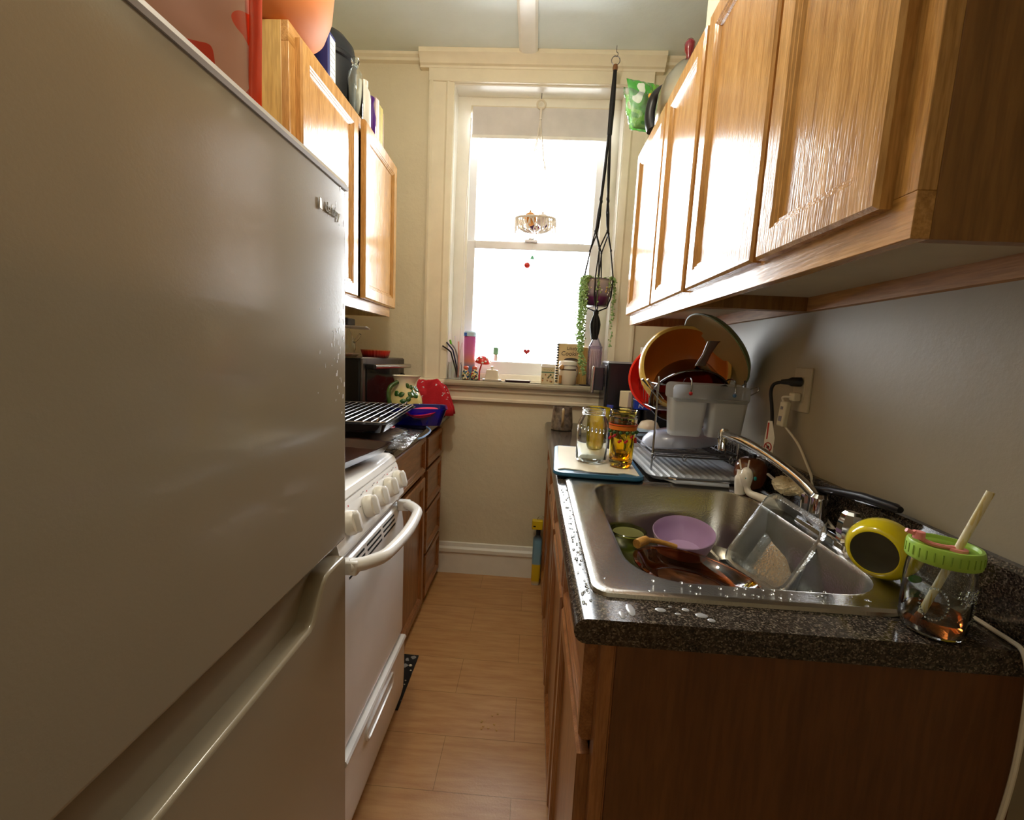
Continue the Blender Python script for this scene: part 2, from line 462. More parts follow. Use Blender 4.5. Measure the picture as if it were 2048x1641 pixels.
ST('sub_sill', MB().box(SX0 - .01, FY + .1, 1.124, SX1 + .01, FY + .2, 1.16), 'white_trim', win, bevel=.004)
ST('storm_bar', MB().box(SX0, FY + .195, 1.775, SX1, FY + .2, 1.80), 'vinyl', win)

# roller blind at the head of the sash
bl = T('roller_blind', 'white roller blind rolled up at the top of the window', 'blind', (-.035, FY + .09, 2.41))
P('roller', MB().tube([(-.405, FY + .085, 2.555), (.335, FY + .085, 2.555)], .018, 16), 'ivory', bl)
P('blind_cloth', MB().box(-.395, FY + .066, 2.42, .325, FY + .0685, 2.56), plain('blind_cloth', '#d6d3d2', .8, bmp=.1, bscale=400), bl)
P('hem_bar', MB().box(-.398, FY + .062, 2.405, .328, FY + .0725, 2.422), 'white', bl, bevel=.003)

P('pull_cord', MB().tube(smooth_path([(-.402, FY + .06, 2.50), (-.408, FY + .058, 2.2), (-.416, FY + .05, 1.9), (-.410, FY + .052, 1.6), (-.424, FY + .045, 1.3)], 8), .0028, 6).ball((-.424, FY + .045, 1.29), .006, .006, .012, 10, 6), 'white', bl)

# ------------------------------------------------------------------ cabinets
def door(x, y0, y1, z0, z1, s, fw=.055, th=.019):
    """raised-frame door; its front faces s (+1: +x, -1: -x); x is the back plane"""
    R = []
    for ins, d in ((0, 0), (0, th - .005), (.005, th), (fw - .012, th), (fw - .009, th - .003), (fw - .006, th - .003), (fw - .003, th - .006), (fw, th - .006), (fw + .004, th - .011)):
        X = x + s * d
        R.append([(X, y0 + ins, z0 + ins), (X, y1 - ins, z0 + ins), (X, y1 - ins, z1 - ins), (X, y0 + ins, z1 - ins)])
    return MB().loft(R)

def carcass(x0, x1, y0, y1, z0, z1, t=.018, lift=0, s=-1):
    """box of boards, open at the front side; front is x0 when s<0"""
    m = MB().box(x0, y0, z0, x1, y0 + t, z1).box(x0, y1 - t, z0, x1, y1, z1).box(x0, y0 + t, z1 - t, x1, y1 - t, z1)
    return m

def upper(label, xf, xb, y0, y1, z0, z1, doors, s, side_mat, wood_mats, y_mat, loc, rail=True, dz0=.04, dz1=.022, ajar=0):
    c = T('wall_cabinet', label, 'cabinet', loc)
    f = xf - s * .02          # back of the face frame
    P('carcass', MB().box(f, y0, z0, xb, y0 + .016, z1).box(f, y1 - .016, z0, xb, y1, z1).box(f, y0 + .016, z1 - .016, xb, y1 - .016, z1).box(xb + s * .006, y0 + .016, z0 + .04, xb, y1 - .016, z1 - .016), side_mat, c, bevel=.001)
    P('bottom_panel', MB().box(f, y0 + .016, z0 + .035, xb, y1 - .016, z0 + .05), 'under', c, smooth=0)
    if rail: P('hanging_rail', MB().box(xb + s * .02, y0 + .016, z0, xb, y1 - .016, z0 + .035), 'pine', c, smooth=0)
    ys = [y0] + [v for d in doors for v in d] + [y1]
    P('bottom_rail', MB().box(xf, y0, z0, f, y1, z0 + .05), y_mat, c, bevel=.001)
    P('top_rail', MB().box(xf, y0, z1 - .05, f, y1, z1), y_mat, c, bevel=.001)
    for k in range(0, len(ys), 2):
        a, b = ys[k], ys[k + 1]
        if b - a < .003: b = a + .003
        P('stile', MB().box(xf, a - (.012 if k else 0), z0 + .05, f, b + (.012 if k + 2 < len(ys) else 0), z1 - .05), wood_mats, c, bevel=.001)
    for k, (a, b) in enumerate(doors):
        m = door(xf, a, b, z0 + dz0, z1 - dz1, s)
        if ajar and k == 1:                                   # turned a touch on its far hinge to steer window glare off it
            m.v = [V((xf, b, 0)) + Matrix.Rotation(math.radians(ajar), 3, 'Z') @ (p - V((xf, b, 0))) for p in m.v]
        P('door', m, wood_mats, c, smooth=20)
    return c

upper('honey oak two-door wall cabinet on the right, nearest the camera', .397, RX, .520, 1.218, 1.422, 2.128, [(.553, .836), (.850, 1.205)], -1, 'ply', 'oak_door', 'oak_y', (.55, .87, 1.422))
upper('honey oak two-door wall cabinet on the right, nearest the window', .397, RX, 1.220, 1.958, 1.422, 2.128, [(1.232, 1.553), (1.566, 1.962)], -1, 'ply', 'oak_door', 'oak_y', (.55, 1.59, 1.422))
upper('honey oak two-door wall cabinet on the left, above the toaster oven', -.686, LX, 1.240, 2.082, 1.420, 2.111, [(1.272, 1.665), (1.688, 2.108)], 1, 'ply_lit', 'oak_door', 'oak_y', (-.86, 1.66, 1.42), ajar=2.2)

def lower(label, xf, xb, y0, y1, z1, fronts, s, loc, la=None, lb=None, side=None, wm='base_oak', ym='base_oak_y'):
    """fronts: list of (kind, y0, y1, z0, z1)"""
    c = T('base_cabinet', label, 'cabinet', loc)
    f = xf - s * .02
    P('carcass', MB().box(f, y0, .0, xb, y0 + .016, z1 if la is None else la).box(f, y1 - .016, .0, xb, y1, z1 if lb is None else lb).box(xb + s * .006, y0 + .016, .03, xb, y1 - .016, z1).box(f, y0 + .016, .09, xb, y1 - .016, .105), side or wm, c, bevel=.001)
    P('toe_kick', MB().box(f, y0 + .016, 0, f - s * .015, y1 - .016, .09), 'dark', c)
    for a, b in ((y0, y0 + .03), (y1 - .03, y1)): P('stile', MB().box(xf, a, .03, f, b, z1), wm, c, bevel=.001)
    for a, b in ((z1 - .03, z1), (.03, .07)): P('rail', MB().box(xf, y0 + .03, a, f, y1 - .03, b), ym, c, bevel=.001)
    for kind, a, b, q, r in fronts:
        P(kind, door(xf, a, b, q, r, s, fw=.05 if kind == 'door' else .032), wm if kind == 'door' else ym, c, smooth=20)
    return c
zt = .874
yy = [.602, 1.055, 1.508, 1.96, 2.415]
labs = ['red-brown oak base cabinet on the right, nearest the camera with the wide plain end panel', 'red-brown oak base cabinet on the right, second from the camera beneath the sink', 'red-brown oak base cabinet on the right, second from the window', 'red-brown oak base cabinet on the right, last before the window wall']
for k in range(4):
    a, b = yy[k], yy[k + 1]
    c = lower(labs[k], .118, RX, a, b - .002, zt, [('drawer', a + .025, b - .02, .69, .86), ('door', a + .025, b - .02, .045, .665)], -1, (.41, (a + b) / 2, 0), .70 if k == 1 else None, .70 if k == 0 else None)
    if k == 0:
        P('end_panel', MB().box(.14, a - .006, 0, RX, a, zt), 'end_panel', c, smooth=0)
c = lower('honey-brown oak base cabinet beside the white range, one drawer over a door', -.507, LX, 1.448, 2.062, .896, [('drawer', 1.47, 2.04, .70, .875), ('door', 1.47, 2.04, .035, .675)], 1, (-.78, 1.75, 0))
c = lower('honey-brown oak base cabinet with four drawers in the left corner by the window wall', -.507, LX, 2.064, 2.43, .896, [('drawer', 2.082, 2.41, .71, .855), ('drawer', 2.082, 2.41, .50, .695), ('drawer', 2.082, 2.41, .27, .485), ('drawer', 2.082, 2.41, .035, .255)], 1, (-.78, 2.25, 0))

# worktops
def nose(x, s, zlo, zhi):
    r = (zhi - zlo) / 2
    return [(x + s * (r - r * math.sin(math.radians(t))) , (zlo + zhi) / 2 + r * math.cos(math.radians(t))) for t in range(0, 181, 20)]
wt = T('worktop', 'dark speckled granite-look worktop with splashback on the right, around the sink', 'worktop', (.4, 1.5, .876))
WY0, WY1, CT = .589, 2.44, .914
m = MB()
pr_ = nose(.076, 1, .876, CT)
m.prism([(.128, CT)] + pr_ + [(.128, .876)], 'y', WY0, WY1)
m.box(.128, WY0, .876, RX - .001, .672, CT).box(.128, 1.285, .876, RX - .001, WY1, CT).box(.645, .672, .876, RX - .001, 1.285, CT)
P('counter', m, 'granite', wt, smooth=30)
P('splashback', MB().prism([(RX - .001, CT), (RX - .02, CT), (RX - .02, 1.006), (RX - .014, 1.014), (RX - .001, 1.014)], 'y', WY0, WY1), 'granite', wt, smooth=30)
wl = T('worktop', 'dark speckled granite-look worktop on the left, from the range to the window wall', 'worktop', (-.75, 1.95, .898))
P('counter', MB().prism([(LX + .001, .935)] + [(-.455 - p[0], p[1]) for p in nose(0, 1, .898, .935)] + [(LX + .001, .898)], 'y', 1.446, 2.44), 'granite', wl, smooth=30)
# ------------------------------------------------------------------ fridge
FX, FYF, FYN = -.398, .930, .12
fr = T('refrigerator', 'tall white two-door refrigerator in the left foreground', 'refrigerator', (-.7, .61, 0))
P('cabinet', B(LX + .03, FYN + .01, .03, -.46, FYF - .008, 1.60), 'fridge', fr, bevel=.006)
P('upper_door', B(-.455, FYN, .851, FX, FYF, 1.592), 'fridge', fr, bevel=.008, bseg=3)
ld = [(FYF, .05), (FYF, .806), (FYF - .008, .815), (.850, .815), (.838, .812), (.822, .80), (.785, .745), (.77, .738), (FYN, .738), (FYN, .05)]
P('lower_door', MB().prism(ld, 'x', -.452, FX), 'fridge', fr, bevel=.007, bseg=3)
P('handle_recess', B(-.458, FYN + .01, .70, -.436, .86, .849), 'fridge', fr)
P('top_trim', MB().prism([(-.47, 1.588), (FX + .002, 1.588), (FX + .004, 1.594), (FX - .004, 1.606), (-.47, 1.606)], 'y', FYN, FYF + .002), 'fridge_trim', fr, smooth=20, label='grey trim strip along the top edge')
P('hinge_cap', B(-.45, FYF - .06, 1.606, -.41, FYF - .01, 1.614), 'fridge_trim', fr, bevel=.003)
lm = frame_m((FX + .0012, .856, 1.528), (0, 1, 0), (0, 0, 1))
P('lettering', MB().text('danby', .026, lm @ Matrix.Translation((.006, .001, .001)), .0008, 1.0), 'chrome', fr, label='raised silver lettering on the upper door')
P('badge_mark', MB(lm).prism([(-.046, -.009), (-.036, -.009), (-.040, .009), (-.046, .009)], 'z', .0005, .0022), 'white', fr)
m = MB(); rnd = random.Random(21)
for k in range(46):
    y = FYF - .01 - abs(rnd.gauss(0, .05)); z = rnd.choice((1.555, 1.30, 1.18, 1.24)) + rnd.gauss(0, .03)
    if z > 1.583: continue
    h, w_ = rnd.uniform(.0008, .006), rnd.uniform(.0006, .0016); s_ = rnd.uniform(-.5, .5) * h
    m.prism([(y - w_, z - h), (y + w_, z - h), (y + w_ + s_, z + h), (y - w_ + s_, z + h)], 'x', FX - .0005, FX + .0004)
o = P('scuff_marks', m, plain('scuff_white', '#e8e8ea', .3), fr); o['kind'] = 'stuff'
P('toe_grille', B(-.5, FYN + .02, .0, -.45, FYF - .02, .05), 'dark', fr)

# red snack bag on the fridge
m = MB()
def pillow(o, x, y, w, h, t, nu=22, nv=22, wr=.006, seed=0):
    x = V(x).normalized(); y = V(y).normalized(); z = x.cross(y)
    mm = MB()
    for s in (1, -1):
        def fn(u, v):
            e = (max(0, math.sin(PI * u)) ** .55) * (max(0, math.sin(PI * v)) ** .5)
            n = mnoise.noise(V((u * 5 + seed, v * 5, s * 3))) + .5 * mnoise.noise(V((u * 13, v * 11 + seed, s)))
            ax = 1 - .06 * math.sin(PI * v)
            return V(o) + x * w * (u - .5) * ax + y * h * v + z * (s * t * e * .5 + wr * n * (1 if e > .02 else 0))
        mm.grid(nu, nv, fn)
    return mm
rb = T('snack_bag', 'shiny red and clear snack bag standing on top of the white refrigerator', 'bag', (-.70, .80, 1.606))
red_bag = pattern('printed_red_film', [(0, '#d8451f'), (.33, '#c99586'), (.47, '#c8361c'), (.55, '#d9a598'), (.63, '#dd4a22'), (.74, '#b8402c')], 8, .15, 'noise', .6, detail=1)
P('bag_body', pillow((-.66, .775, 1.606), (.97, .22, 0), (0, .04, 1), .33, .40, .10, seed=3), red_bag, rb, smooth=60)
P('side_seam', pillow((-.508, .805, 1.606), (.97, .22, 0), (.03, .0, 1), .022, .42, .012, 4, 20, .003, 8), plain('orange_red_film', '#e8431c', .2, coat=.5), rb, smooth=60, label='plain orange-red folded edge')

# ------------------------------------------------------------------ range
RY0, RY1 = .936, 1.436
rg = T('range', 'narrow white gas range between the refrigerator and the left cabinets', 'stove', (-.72, 1.19, 0))
P('body', B(LX + .02, RY0, .04, -.46, RY1, .90), 'enamel', rg, bevel=.004)
top = [(LX + .02, .90), (LX + .02, .93), (-.468, .93), (-.452, .922), (-.443, .905), (-.45, .895)]
P('cooktop', MB().prism(top, 'y', RY0, RY1), 'enamel', rg, smooth=30, bevel=.002)
P('burner_well', MB().loft([[(x, y, .9312) for x, y in rrect(-.96, RY0 + .04, -.52, RY1 - .04, .03)], [(x, y, .934) for x, y in rrect(-.955, RY0 + .045, -.525, RY1 - .045, .03)]]), 'dark', rg)
for cx in (-.63, -.86):
    for cy in (RY0 + .13, RY1 - .13):
        g = MB()
        g.tube([(cx + .085 * math.cos(t * PI / 12), cy + .085 * math.sin(t * PI / 12), .945) for t in range(24)], .005, 6, True)
        for t in range(4):
            a = t * PI / 2 + PI / 4
            g.tube([(cx + .085 * math.cos(a), cy + .085 * math.sin(a), .934), (cx + .085 * math.cos(a), cy + .085 * math.sin(a), .952), (cx + .02 * math.cos(a), cy + .02 * math.sin(a), .952)], .004, 6)
        b = P('burner_grate', g, 'black', rg)
        P('burner_cap', MB().lathe([(0, .934), (.03, .934), (.032, .940), (.026, .944), (0, .944)], (cx, cy, 0), 20), 'black', b)
cp = [(-.46, .90), (-.4445, .90), (-.4405, .893), (-.4185, .812), (-.416, .798), (-.42, .788), (-.432, .776), (-.46, .774)]
P('control_panel', MB().prism(cp, 'y', RY0 + .001, RY1 - .001), 'enamel', rg, smooth=25)
n_ = V((.083, 0, .022)).normalized(); up_ = V((-.022, 0, .083)).normalized()
for i, ky in enumerate((1.386, 1.302, 1.214, 1.132, 1.01)):
    km = frame_m(V((-.4295, ky, .853)) + n_ * .001, (0, 1, 0), up_)
    # local x along the front, y up the panel, z outwards
    kb = P('knob', MB(km).loft([[(p * s, q * s, d) for p, q in rrect(-.026, -.031, .026, .031, .0255, 5)] for s, d in ((.96, 0), (1, .004), (.95, .016), (.80, .022))]), 'knob_white', rg, smooth=35, label='oval white control knob')
    P('knob_grip', MB(km).loft([[(p * s, q * s, d) for p, q in rrect(-.008, -.028, .008, .028, .0078, 4)] for s, d in ((1, .016), (.95, .03), (.7, .034))]), 'enamel', kb, smooth=35)
    gp = plain('grey_print', '#77757a', .6)
    for k, (dx, dy) in enumerate(((-.014, .038), (.0, .041), (-.036, .012))):
        P('dial_mark', MB(km).box(dx - .0035, dy - .0012, 0, dx + .0035, dy + .0012, .0004), gp, rg)
    P('red_mark', MB(km).box(.022, .034, 0, .026, .038, .0004), plain('red_print', '#c03a30', .6), rg)
P('oven_door', MB().prism([(-.46, .765), (-.432, .765), (-.424, .758), (-.415, .70), (-.412, .60), (-.412, .302), (-.418, .294), (-.46, .294)], 'y', RY0 + .004, RY1 - .004), 'enamel', rg, smooth=25, bevel=.002)
for k, y0 in enumerate((RY0 + .06, RY0 + .185, RY0 + .31)):
    vs = MB()
    for q in range(3):
        z = .750 - .014 * q; x = -.424 + (.758 - z) * .155
        vs.box(x - .002, y0, z - .0042, x + .0012, y0 + .105, z + .0015)
    P('vent_slot', vs, 'dark', rg)
hp = []
for k in range(25):
    t = k / 24; y = RY0 + .03 + t * (RY1 - RY0 - .06)
    e = min(1, min(t, 1 - t) * 7)
    hp.append((-.405 + .052 * (e ** .6) + .022 * math.sin(PI * t), y, .768 + .0 * t))
P('oven_handle', MB().tube(hp, [.016] * 25, 12), 'enamel', rg, smooth=60)
for y in (RY0 + .035, RY1 - .035):
    P('handle_mount', B(-.425, y - .014, .748, -.385, y + .014, .782), 'enamel', rg, bevel=.004)
P('drawer_gap', B(-.45, RY0 + .006, .282, -.425, RY1 - .006, .294), 'dark', rg)
dr = [(-.46, .045), (-.414, .045), (-.406, .08), (-.404, .16), (-.405, .262), (-.398, .276), (-.402, .283), (-.46, .283)]
dw = P('storage_drawer', MB().prism(dr, 'y', RY0 + .002, RY1 - .002), 'enamel', rg, smooth=25)
P('pull', MB().loft([[(-.404 + d, 1.19 + p * s, .222 + q * s - .03 * ((p / .12) ** 2 if q < 0 else 0) * 0) for p, q in rrect(-.12, -.022, .12, .022, .02, 6)] for s, d in ((1, -.003), (1, .004), (.93, .005), (.88, -.001))]), 'enamel', dw, smooth=30)
P('toe_space', B(-.48, RY0 + .01, 0, -.45, RY1 - .01, .045), 'dark', rg)

# baking sheet on the range
bs = MB(Matrix.Translation((-.668, 1.185, 0)) @ Matrix.Rotation(math.radians(-9), 4, 'Z'))
def rr3(x0, y0, x1, y1, r, z): return [(p, q, z) for p, q in rrect(x0, y0, x1, y1, r)]
bs.loft([rr3(-.185, -.205, .185, .205, .02, .953), rr3(-.20, -.22, .20, .22, .025, .977), rr3(-.206, -.226, .206, .226, .028, .979), rr3(-.206, -.226, .206, .226, .028, .981), rr3(-.198, -.218, .198, .218, .024, .9795), rr3(-.183, -.203, .183, .203, .018, .9555)])
S('baking_sheet', bs, pattern('browned_pan', [(.2, '#1d1412'), (.5, '#3a241d'), (.8, '#50322a')], 12, .3, 'noise', .3, detail=5, const=False), 'brown stained rimmed baking sheet lying on the white range', 'baking tray', smooth=35)

# mat on the floor
m = B(-.62, 1.415, .001, -.418, 1.70, .008)
S('floor_mat', m, pattern('dark_mat', [(0, '#0f0f12'), (.86, '#15151a'), (.93, '#8a8a88')], 60, .8, 'cell', 0), 'small black floor mat poking out from under the left base cabinet', 'mat')
m = MB()
for x, y, r in ((-.433, 1.63, .007), (-.425, 1.605, .004), (-.43, 1.55, .0035), (-.428, 1.53, .003)):
    m.ball((x, y, .008 + r * .6), r, r * .8, r * .6, 8, 6)
S('crumbs', m, 'ivory', 'pale crumbs scattered on the small black floor mat', 'crumbs', kind='stuff')
m = MB()
for k in range(9):
    m.ball((-.12 + .09 * random.random(), 1.36 + .08 * random.random(), .002), .004, .003, .002, 8, 6)
S('floor_crumbs', m, plain('tan_crumb', '#c49a5e', .7), 'tan crumbs on the wood floor in the middle of the aisle', 'crumbs', kind='stuff')

# ------------------------------------------------------------------ left counter: toaster oven and neighbours
a = V((-.797, 2.04, 0)); bdir = V((.097, .32, 0)).normalized(); W = .345
tm = frame_m((a.x, a.y, .935), bdir, V((-bdir.y, bdir.x, 0)))   # x along the front, y into the depth, z up
t = T('toaster_oven', 'black and steel toaster oven with a bar handle on the left counter', 'toaster oven', (-.86, 2.2, .935))
P('housing', MB(tm).box(0, .012, .015, W, .235, .288), 'black', t, bevel=.012, bseg=3)
P('top_plate', MB(tm).box(.004, .004, .286, W - .004, .23, .293), 'steel', t, bevel=.003)
fm = MB(tm).box(0, 0, .015, .024, .014, .288).box(W - .055, 0, .015, W, .014, .288).box(.024, 0, .255, W - .055, .014, .288).box(.024, 0, .015, W - .055, .014, .035)
P('front_frame', fm, plain('grey_steel_frame', '#6f6d6c', .3, .9), t, bevel=.004)
dd = P('glass_door', MB(tm).box(.026, -.006, .038, W - .058, .0, .252), sheet('oven_glass', '#6a6a66', .02, .05), t, bevel=.002)
P('handle', MB(tm).tube([(.03, -.045, .252), (W - .02, -.045, .252)], .011, 14), 'steel', dd)
P('handle_bracket', MB(tm).box(.02, -.05, .238, .06, -.004, .262).box(W - .035, -.05, .242, W - .01, -.004, .262), 'black', dd, bevel=.004)
P('interior', MB(tm).box(.026, .19, .038, W - .058, .2, .252), 'dark', t)
mm = MB(tm)
for k in range(14): mm.tube([(.03 + k * .0175, .012, .12), (.03 + k * .0175, .185, .12)], .0014, 6)
P('oven_rack', mm, 'wire', t)
P('foil_tray', MB(tm).grid(16, 6, lambda u, v: (.035 + u * .17, .015 + v * .12, .145 + .006 * mnoise.noise(V((u * 12, v * 9, 1))))), plain('foil', '#d0d0d2', .22, 1), t, solid=.001)
for k in range(4): P('foot', MB(tm).lathe([(0, 0), (.012, 0), (.012, .018), (0, .018)], (.03 + (k % 2) * (W - .06), .03 + (k // 2) * .17, 0), 12), 'black', t)
for k, z in enumerate((.20, .14, .08)):
    P('dial', MB(tm @ Matrix.Translation((W - .027, 0, z)) @ Matrix.Rotation(PI / 2, 4, 'X')).lathe([(0, 0), (.015, 0), (.013, .014), (0, .014)], (0, 0, 0), 16), 'black_gloss', t)

# red pie dish, glass lid and ceramic stand things on the oven
TZ = 1.2285
def flute(c, rb_, rt, h, n=28, wall=.005, amp=.014):
    def ring(r, z, a_): return [(c[0] + r * (1 + a_ * math.cos(n * t)) * math.cos(t), c[1] + r * (1 + a_ * math.cos(n * t)) * math.sin(t), z) for t in [2 * PI * k / (n * 6) for k in range(n * 6)]]
    return MB().loft([ring(rb_, c[2], amp), ring(rt, c[2] + h, amp), ring(rt - wall, c[2] + h, 0), ring(rb_ - wall, c[2] + wall, 0)])
S('pie_dish', flute((-.80, 2.22, TZ), .062, .072, .036), bands('red_ombre_glaze', [(.1, '#5a0d10'), (.5, '#b8241c'), (.85, '#c93422'), (.97, '#d9a06a')], 0, .036, .2), 'round fluted red dish on top of the toaster oven', 'dish', smooth=30)
ps = T('cutting_board', 'thin white board resting across a jar above the toaster oven', 'board', (-.93, 2.1, 1.39))
P('board', MB(Matrix.Translation((-.925, 2.13, 1.365)) @ Matrix.Rotation(.3, 4, 'Z')).loft([rr3(-.115, -.14, .115, .14, .02, 0), rr3(-.115, -.14, .115, .14, .02, .006)]), 'white', ps, bevel=.001)
S('speaker', MB().loft([[(x, y, 1.3715) for x, y in rrect(-.99, 2.05, -.875, 2.16, .02)], [(x, y, 1.408) for x, y in rrect(-.99, 2.05, -.875, 2.16, .02)]]), 'black', 'small black box on the thin white board above the toaster oven', 'speaker', bevel=.006)
S('saucer', MB().lathe([(0, TZ), (.045, TZ), (.07, TZ + .012), (.07, TZ + .014), (.045, TZ + .004), (0, TZ + .003)], (-.925, 2.16, 0), 32), pattern('pink_rim_glaze', [(.4, '#d99a86'), (.6, '#e9d6c8')], 20, .25, 'noise', .3, const=False), 'pale pink saucer under the glass cruet on the toaster oven', 'saucer')
cr_ = T('glass_cruet', 'clear glass cruet on the pale pink saucer on the toaster oven', 'cruet', (-.925, 2.16, TZ + .004))
P('cruet_body', MB().lathe([(0, 0), (.035, 0), (.045, .03), (.042, .06), (.025, .105), (.014, .122), (.017, .132), (.014, .132), (.011, .122), (.021, .105), (.038, .06), (.041, .03), (.032, .004), (0, .004)], (-.925, 2.16, TZ + .0045), 28), 'glass', cr_, smooth=60)
P('spout', MB().tube([(-.888, 2.16, TZ + .07), (-.865, 2.155, TZ + .09), (-.852, 2.15, TZ + .108)], [.009, .007, .006], 10), 'glass', cr_)

# painted pitcher
pc = (-.600, 2.06)
pt = T('pitcher', 'round cream pitcher painted with dark green leaves, beside the toaster oven', 'pitcher', (pc[0], pc[1], .935))
prof = [(0, .935), (.05, .935), (.06, .94), (.078, .975), (.083, 1.01), (.078, 1.05), (.062, 1.085), (.052, 1.105), (.05, 1.125), (.057, 1.15), (.06, 1.153), (.057, 1.153), (.046, 1.125), (.048, 1.105), (.058, 1.085), (.074, 1.05), (.079, 1.01), (.07, .96), (.05, .945), (0, .945)]
m = MB().lathe(prof, (pc[0], pc[1], 0), 40)
for i, p in enumerate(m.v):                                           # pull a pouring lip
    if p.z > 1.10:
        d = V((p.x - pc[0], p.y - pc[1], 0)); k = max(0, d.normalized().dot(V((.85, -.2, 0)).normalized())) ** 6
        m.v[i] = p + d.normalized() * .016 * k * (p.z - 1.10) / .05
P('pitcher_body', m, bands('cream_yellow_glaze', [(.0, '#b9ad3c'), (.35, '#cfc070'), (.7, '#d9cc94'), (1, '#ece4cc')], 0, .22, .15, coat=.6), pt, smooth=60)
lf = MB(); st_ = MB(); g2 = V((pc[0], pc[1], 0))
def on_body(th, z, lift=.0016):
    zs = prof[:11]; r = .05
    for k in range(len(zs) - 1):
        if zs[k][1] <= z <= zs[k + 1][1] and zs[k + 1][1] > zs[k][1]:
            f = (z - zs[k][1]) / (zs[k + 1][1] - zs[k][1]); r = zs[k][0] + f * (zs[k + 1][0] - zs[k][0])
    return V((pc[0] + (r + lift) * math.cos(th), pc[1] + (r + lift) * math.sin(th), z))
def leaf(mb, th, z, ang, L, w, lift=.0016):
    ts = [k / 8 for k in range(9)]; vs = []
    for s in ts:
        for e in (-1, 0, 1):
            wd = w * math.sin(PI * min(.98, s * .93 + .07)) ** .8
            du = L * s * math.cos(ang) - e * wd * math.sin(ang); dz = L * s * math.sin(ang) + e * wd * math.cos(ang)
            vs.append(on_body(th + du / .075, z + dz, lift))
    mb.add(vs, [(3 * k + q, 3 * k + 3 + q, 3 * k + 4 + q, 3 * k + 1 + q) for k in range(8) for q in (0, 1)])
for th, z, n, L in ((-1.35, .99, 3, .036), (-.35, .99, 3, .036), (-2.3, .985, 3, .034), (-.75, 1.06, 3, .03), (-1.7, 1.065, 2, .028), (-.95, 1.10, 2, .026), (-.25, 1.085, 3, .026), (.4, 1.0, 3, .034), (-1.2, 1.04, 2, .026)):
    for k in range(n): leaf(lf, th, z, .5 + k * (2.2 / max(1, n - 1)) + .4 * math.sin(th * 9), L * 1.1, L * .42)
for th, z in ((-.9, .955), (-1.0, .96), (-.8, .952)): leaf(st_, th, z, .3, .02, .007)
P('painted_leaves', lf, plain('leaf_green', '#2f5a22', .25, coat=.5), pt, solid=.0006)
P('painted_fruit', st_, plain('rust_glaze', '#b5653a', .25, coat=.5), pt, solid=.0006)
hd = smooth_path([(pc[0] - .02, pc[1] - .052, 1.125), (pc[0] - .045, pc[1] - .085, 1.10), (pc[0] - .045, pc[1] - .098, 1.05), (pc[0] - .03, pc[1] - .082, .99)], 5)
P('handle', MB().tube(hd, .010, 10), plain('green_handle_glaze', '#3b5a26', .2, var=.3, nscale=40, coat=.5), pt, label='dark green twisted handle')

# red bandana heap in the corner
def cloth(u, v):
    x = -.735 + .315 * u; y = 2.262 + .155 * v
    h = .10 * math.exp(-((u - .35) ** 2) / .10 - ((v - .55) ** 2) / .14) + .085 * math.exp(-((u - .78) ** 2) / .05 - ((v - .4) ** 2) / .2)
    n = mnoise.noise(V((u * 6, v * 5, 2))) * .02 + mnoise.noise(V((u * 14, v * 12, 7))) * .006
    e = min(1, 7 * min(u, v, 1 - u, 1 - v) + .0)
    return V((x + .02 * mnoise.noise(V((v * 4, u * 3, 5))), y + .01 * mnoise.noise(V((v * 6, u * 6, 9))), .943 + max(0, (.05 + 1.25 * h + n)) * e ** .5))
bd = T('bandana', 'crumpled red bandana heaped in the left corner under the window sill', 'bandana', (-.56, 2.33, .937))
P('cloth', MB().grid(44, 36, cloth), plain('red_cotton', '#b51424', .85, bmp=.2, bscale=90), bd, solid=.003, smooth=70)
pm_ = MB(); rnd = random.Random(4)
for k in range(26):
    u, v = rnd.uniform(.08, .92), rnd.uniform(.05, .75)
    for q in range(3):
        p = cloth(u + rnd.uniform(-.012, .012), v + rnd.uniform(-.02, .02)); pm_.ball((p.x, p.y, p.z + .0022), .0045, .0045, .0016, 8, 4)
P('print', pm_, plain('white_print', '#e6e0e4', .8), bd, label='small white paisley print')

# black pan with wire rack over it
pn = T('roasting_pan', 'black roasting pan with a wire cooling rack on the left counter', 'pan', (-.665, 1.61, 1.0))
pmx = Matrix.Translation((-.665, 1.615, 1.004)) @ Matrix.Rotation(math.radians(3), 4, 'Z') @ Matrix.Rotation(math.radians(1), 4, 'X')
P('pan', MB(pmx).loft([rr3(-.17, -.215, .17, .215, .02, 0), rr3(-.182, -.228, .182, .228, .025, .028), rr3(-.188, -.234, .188, .234, .028, .030), rr3(-.18, -.226, .18, .226, .024, .029), rr3(-.168, -.213, .168, .213, .018, .003)]), 'black_gloss', pn, smooth=35)
ck = T('cooling_rack', 'chrome wire cooling rack lying over the black roasting pan', 'rack', (-.665, 1.61, 1.036))
P('rack_frame', MB(pmx).tube([(p, q, .036) for p, q in rrect(-.178, -.224, .178, .224, .02, 4)], .0026, 8, True), 'wire', ck)
g = MB(pmx)
for k in range(13): g.tube([(-.163 + k * .0272, -.224, .038), (-.163 + k * .0272, .224, .038)], .0019, 6)
P('bars', g, 'wire', ck)
g = MB(pmx)
for k in range(3): g.tube([(-.178, -.13 + k * .13, .035), (.178, -.13 + k * .13, .035)], .0019, 6)
P('cross_bar', g, 'dark_wire', ck)
g = MB(pmx)
for sx in (-1, 1):
    for sy in (-1, 1): g.tube([(sx * .15, sy * .21, .037), (sx * .155, sy * .195, .05), (sx * .155, sy * .16, .05), (sx * .15, sy * .15, .037)], .0019, 6)
P('feet', g, 'wire', ck)

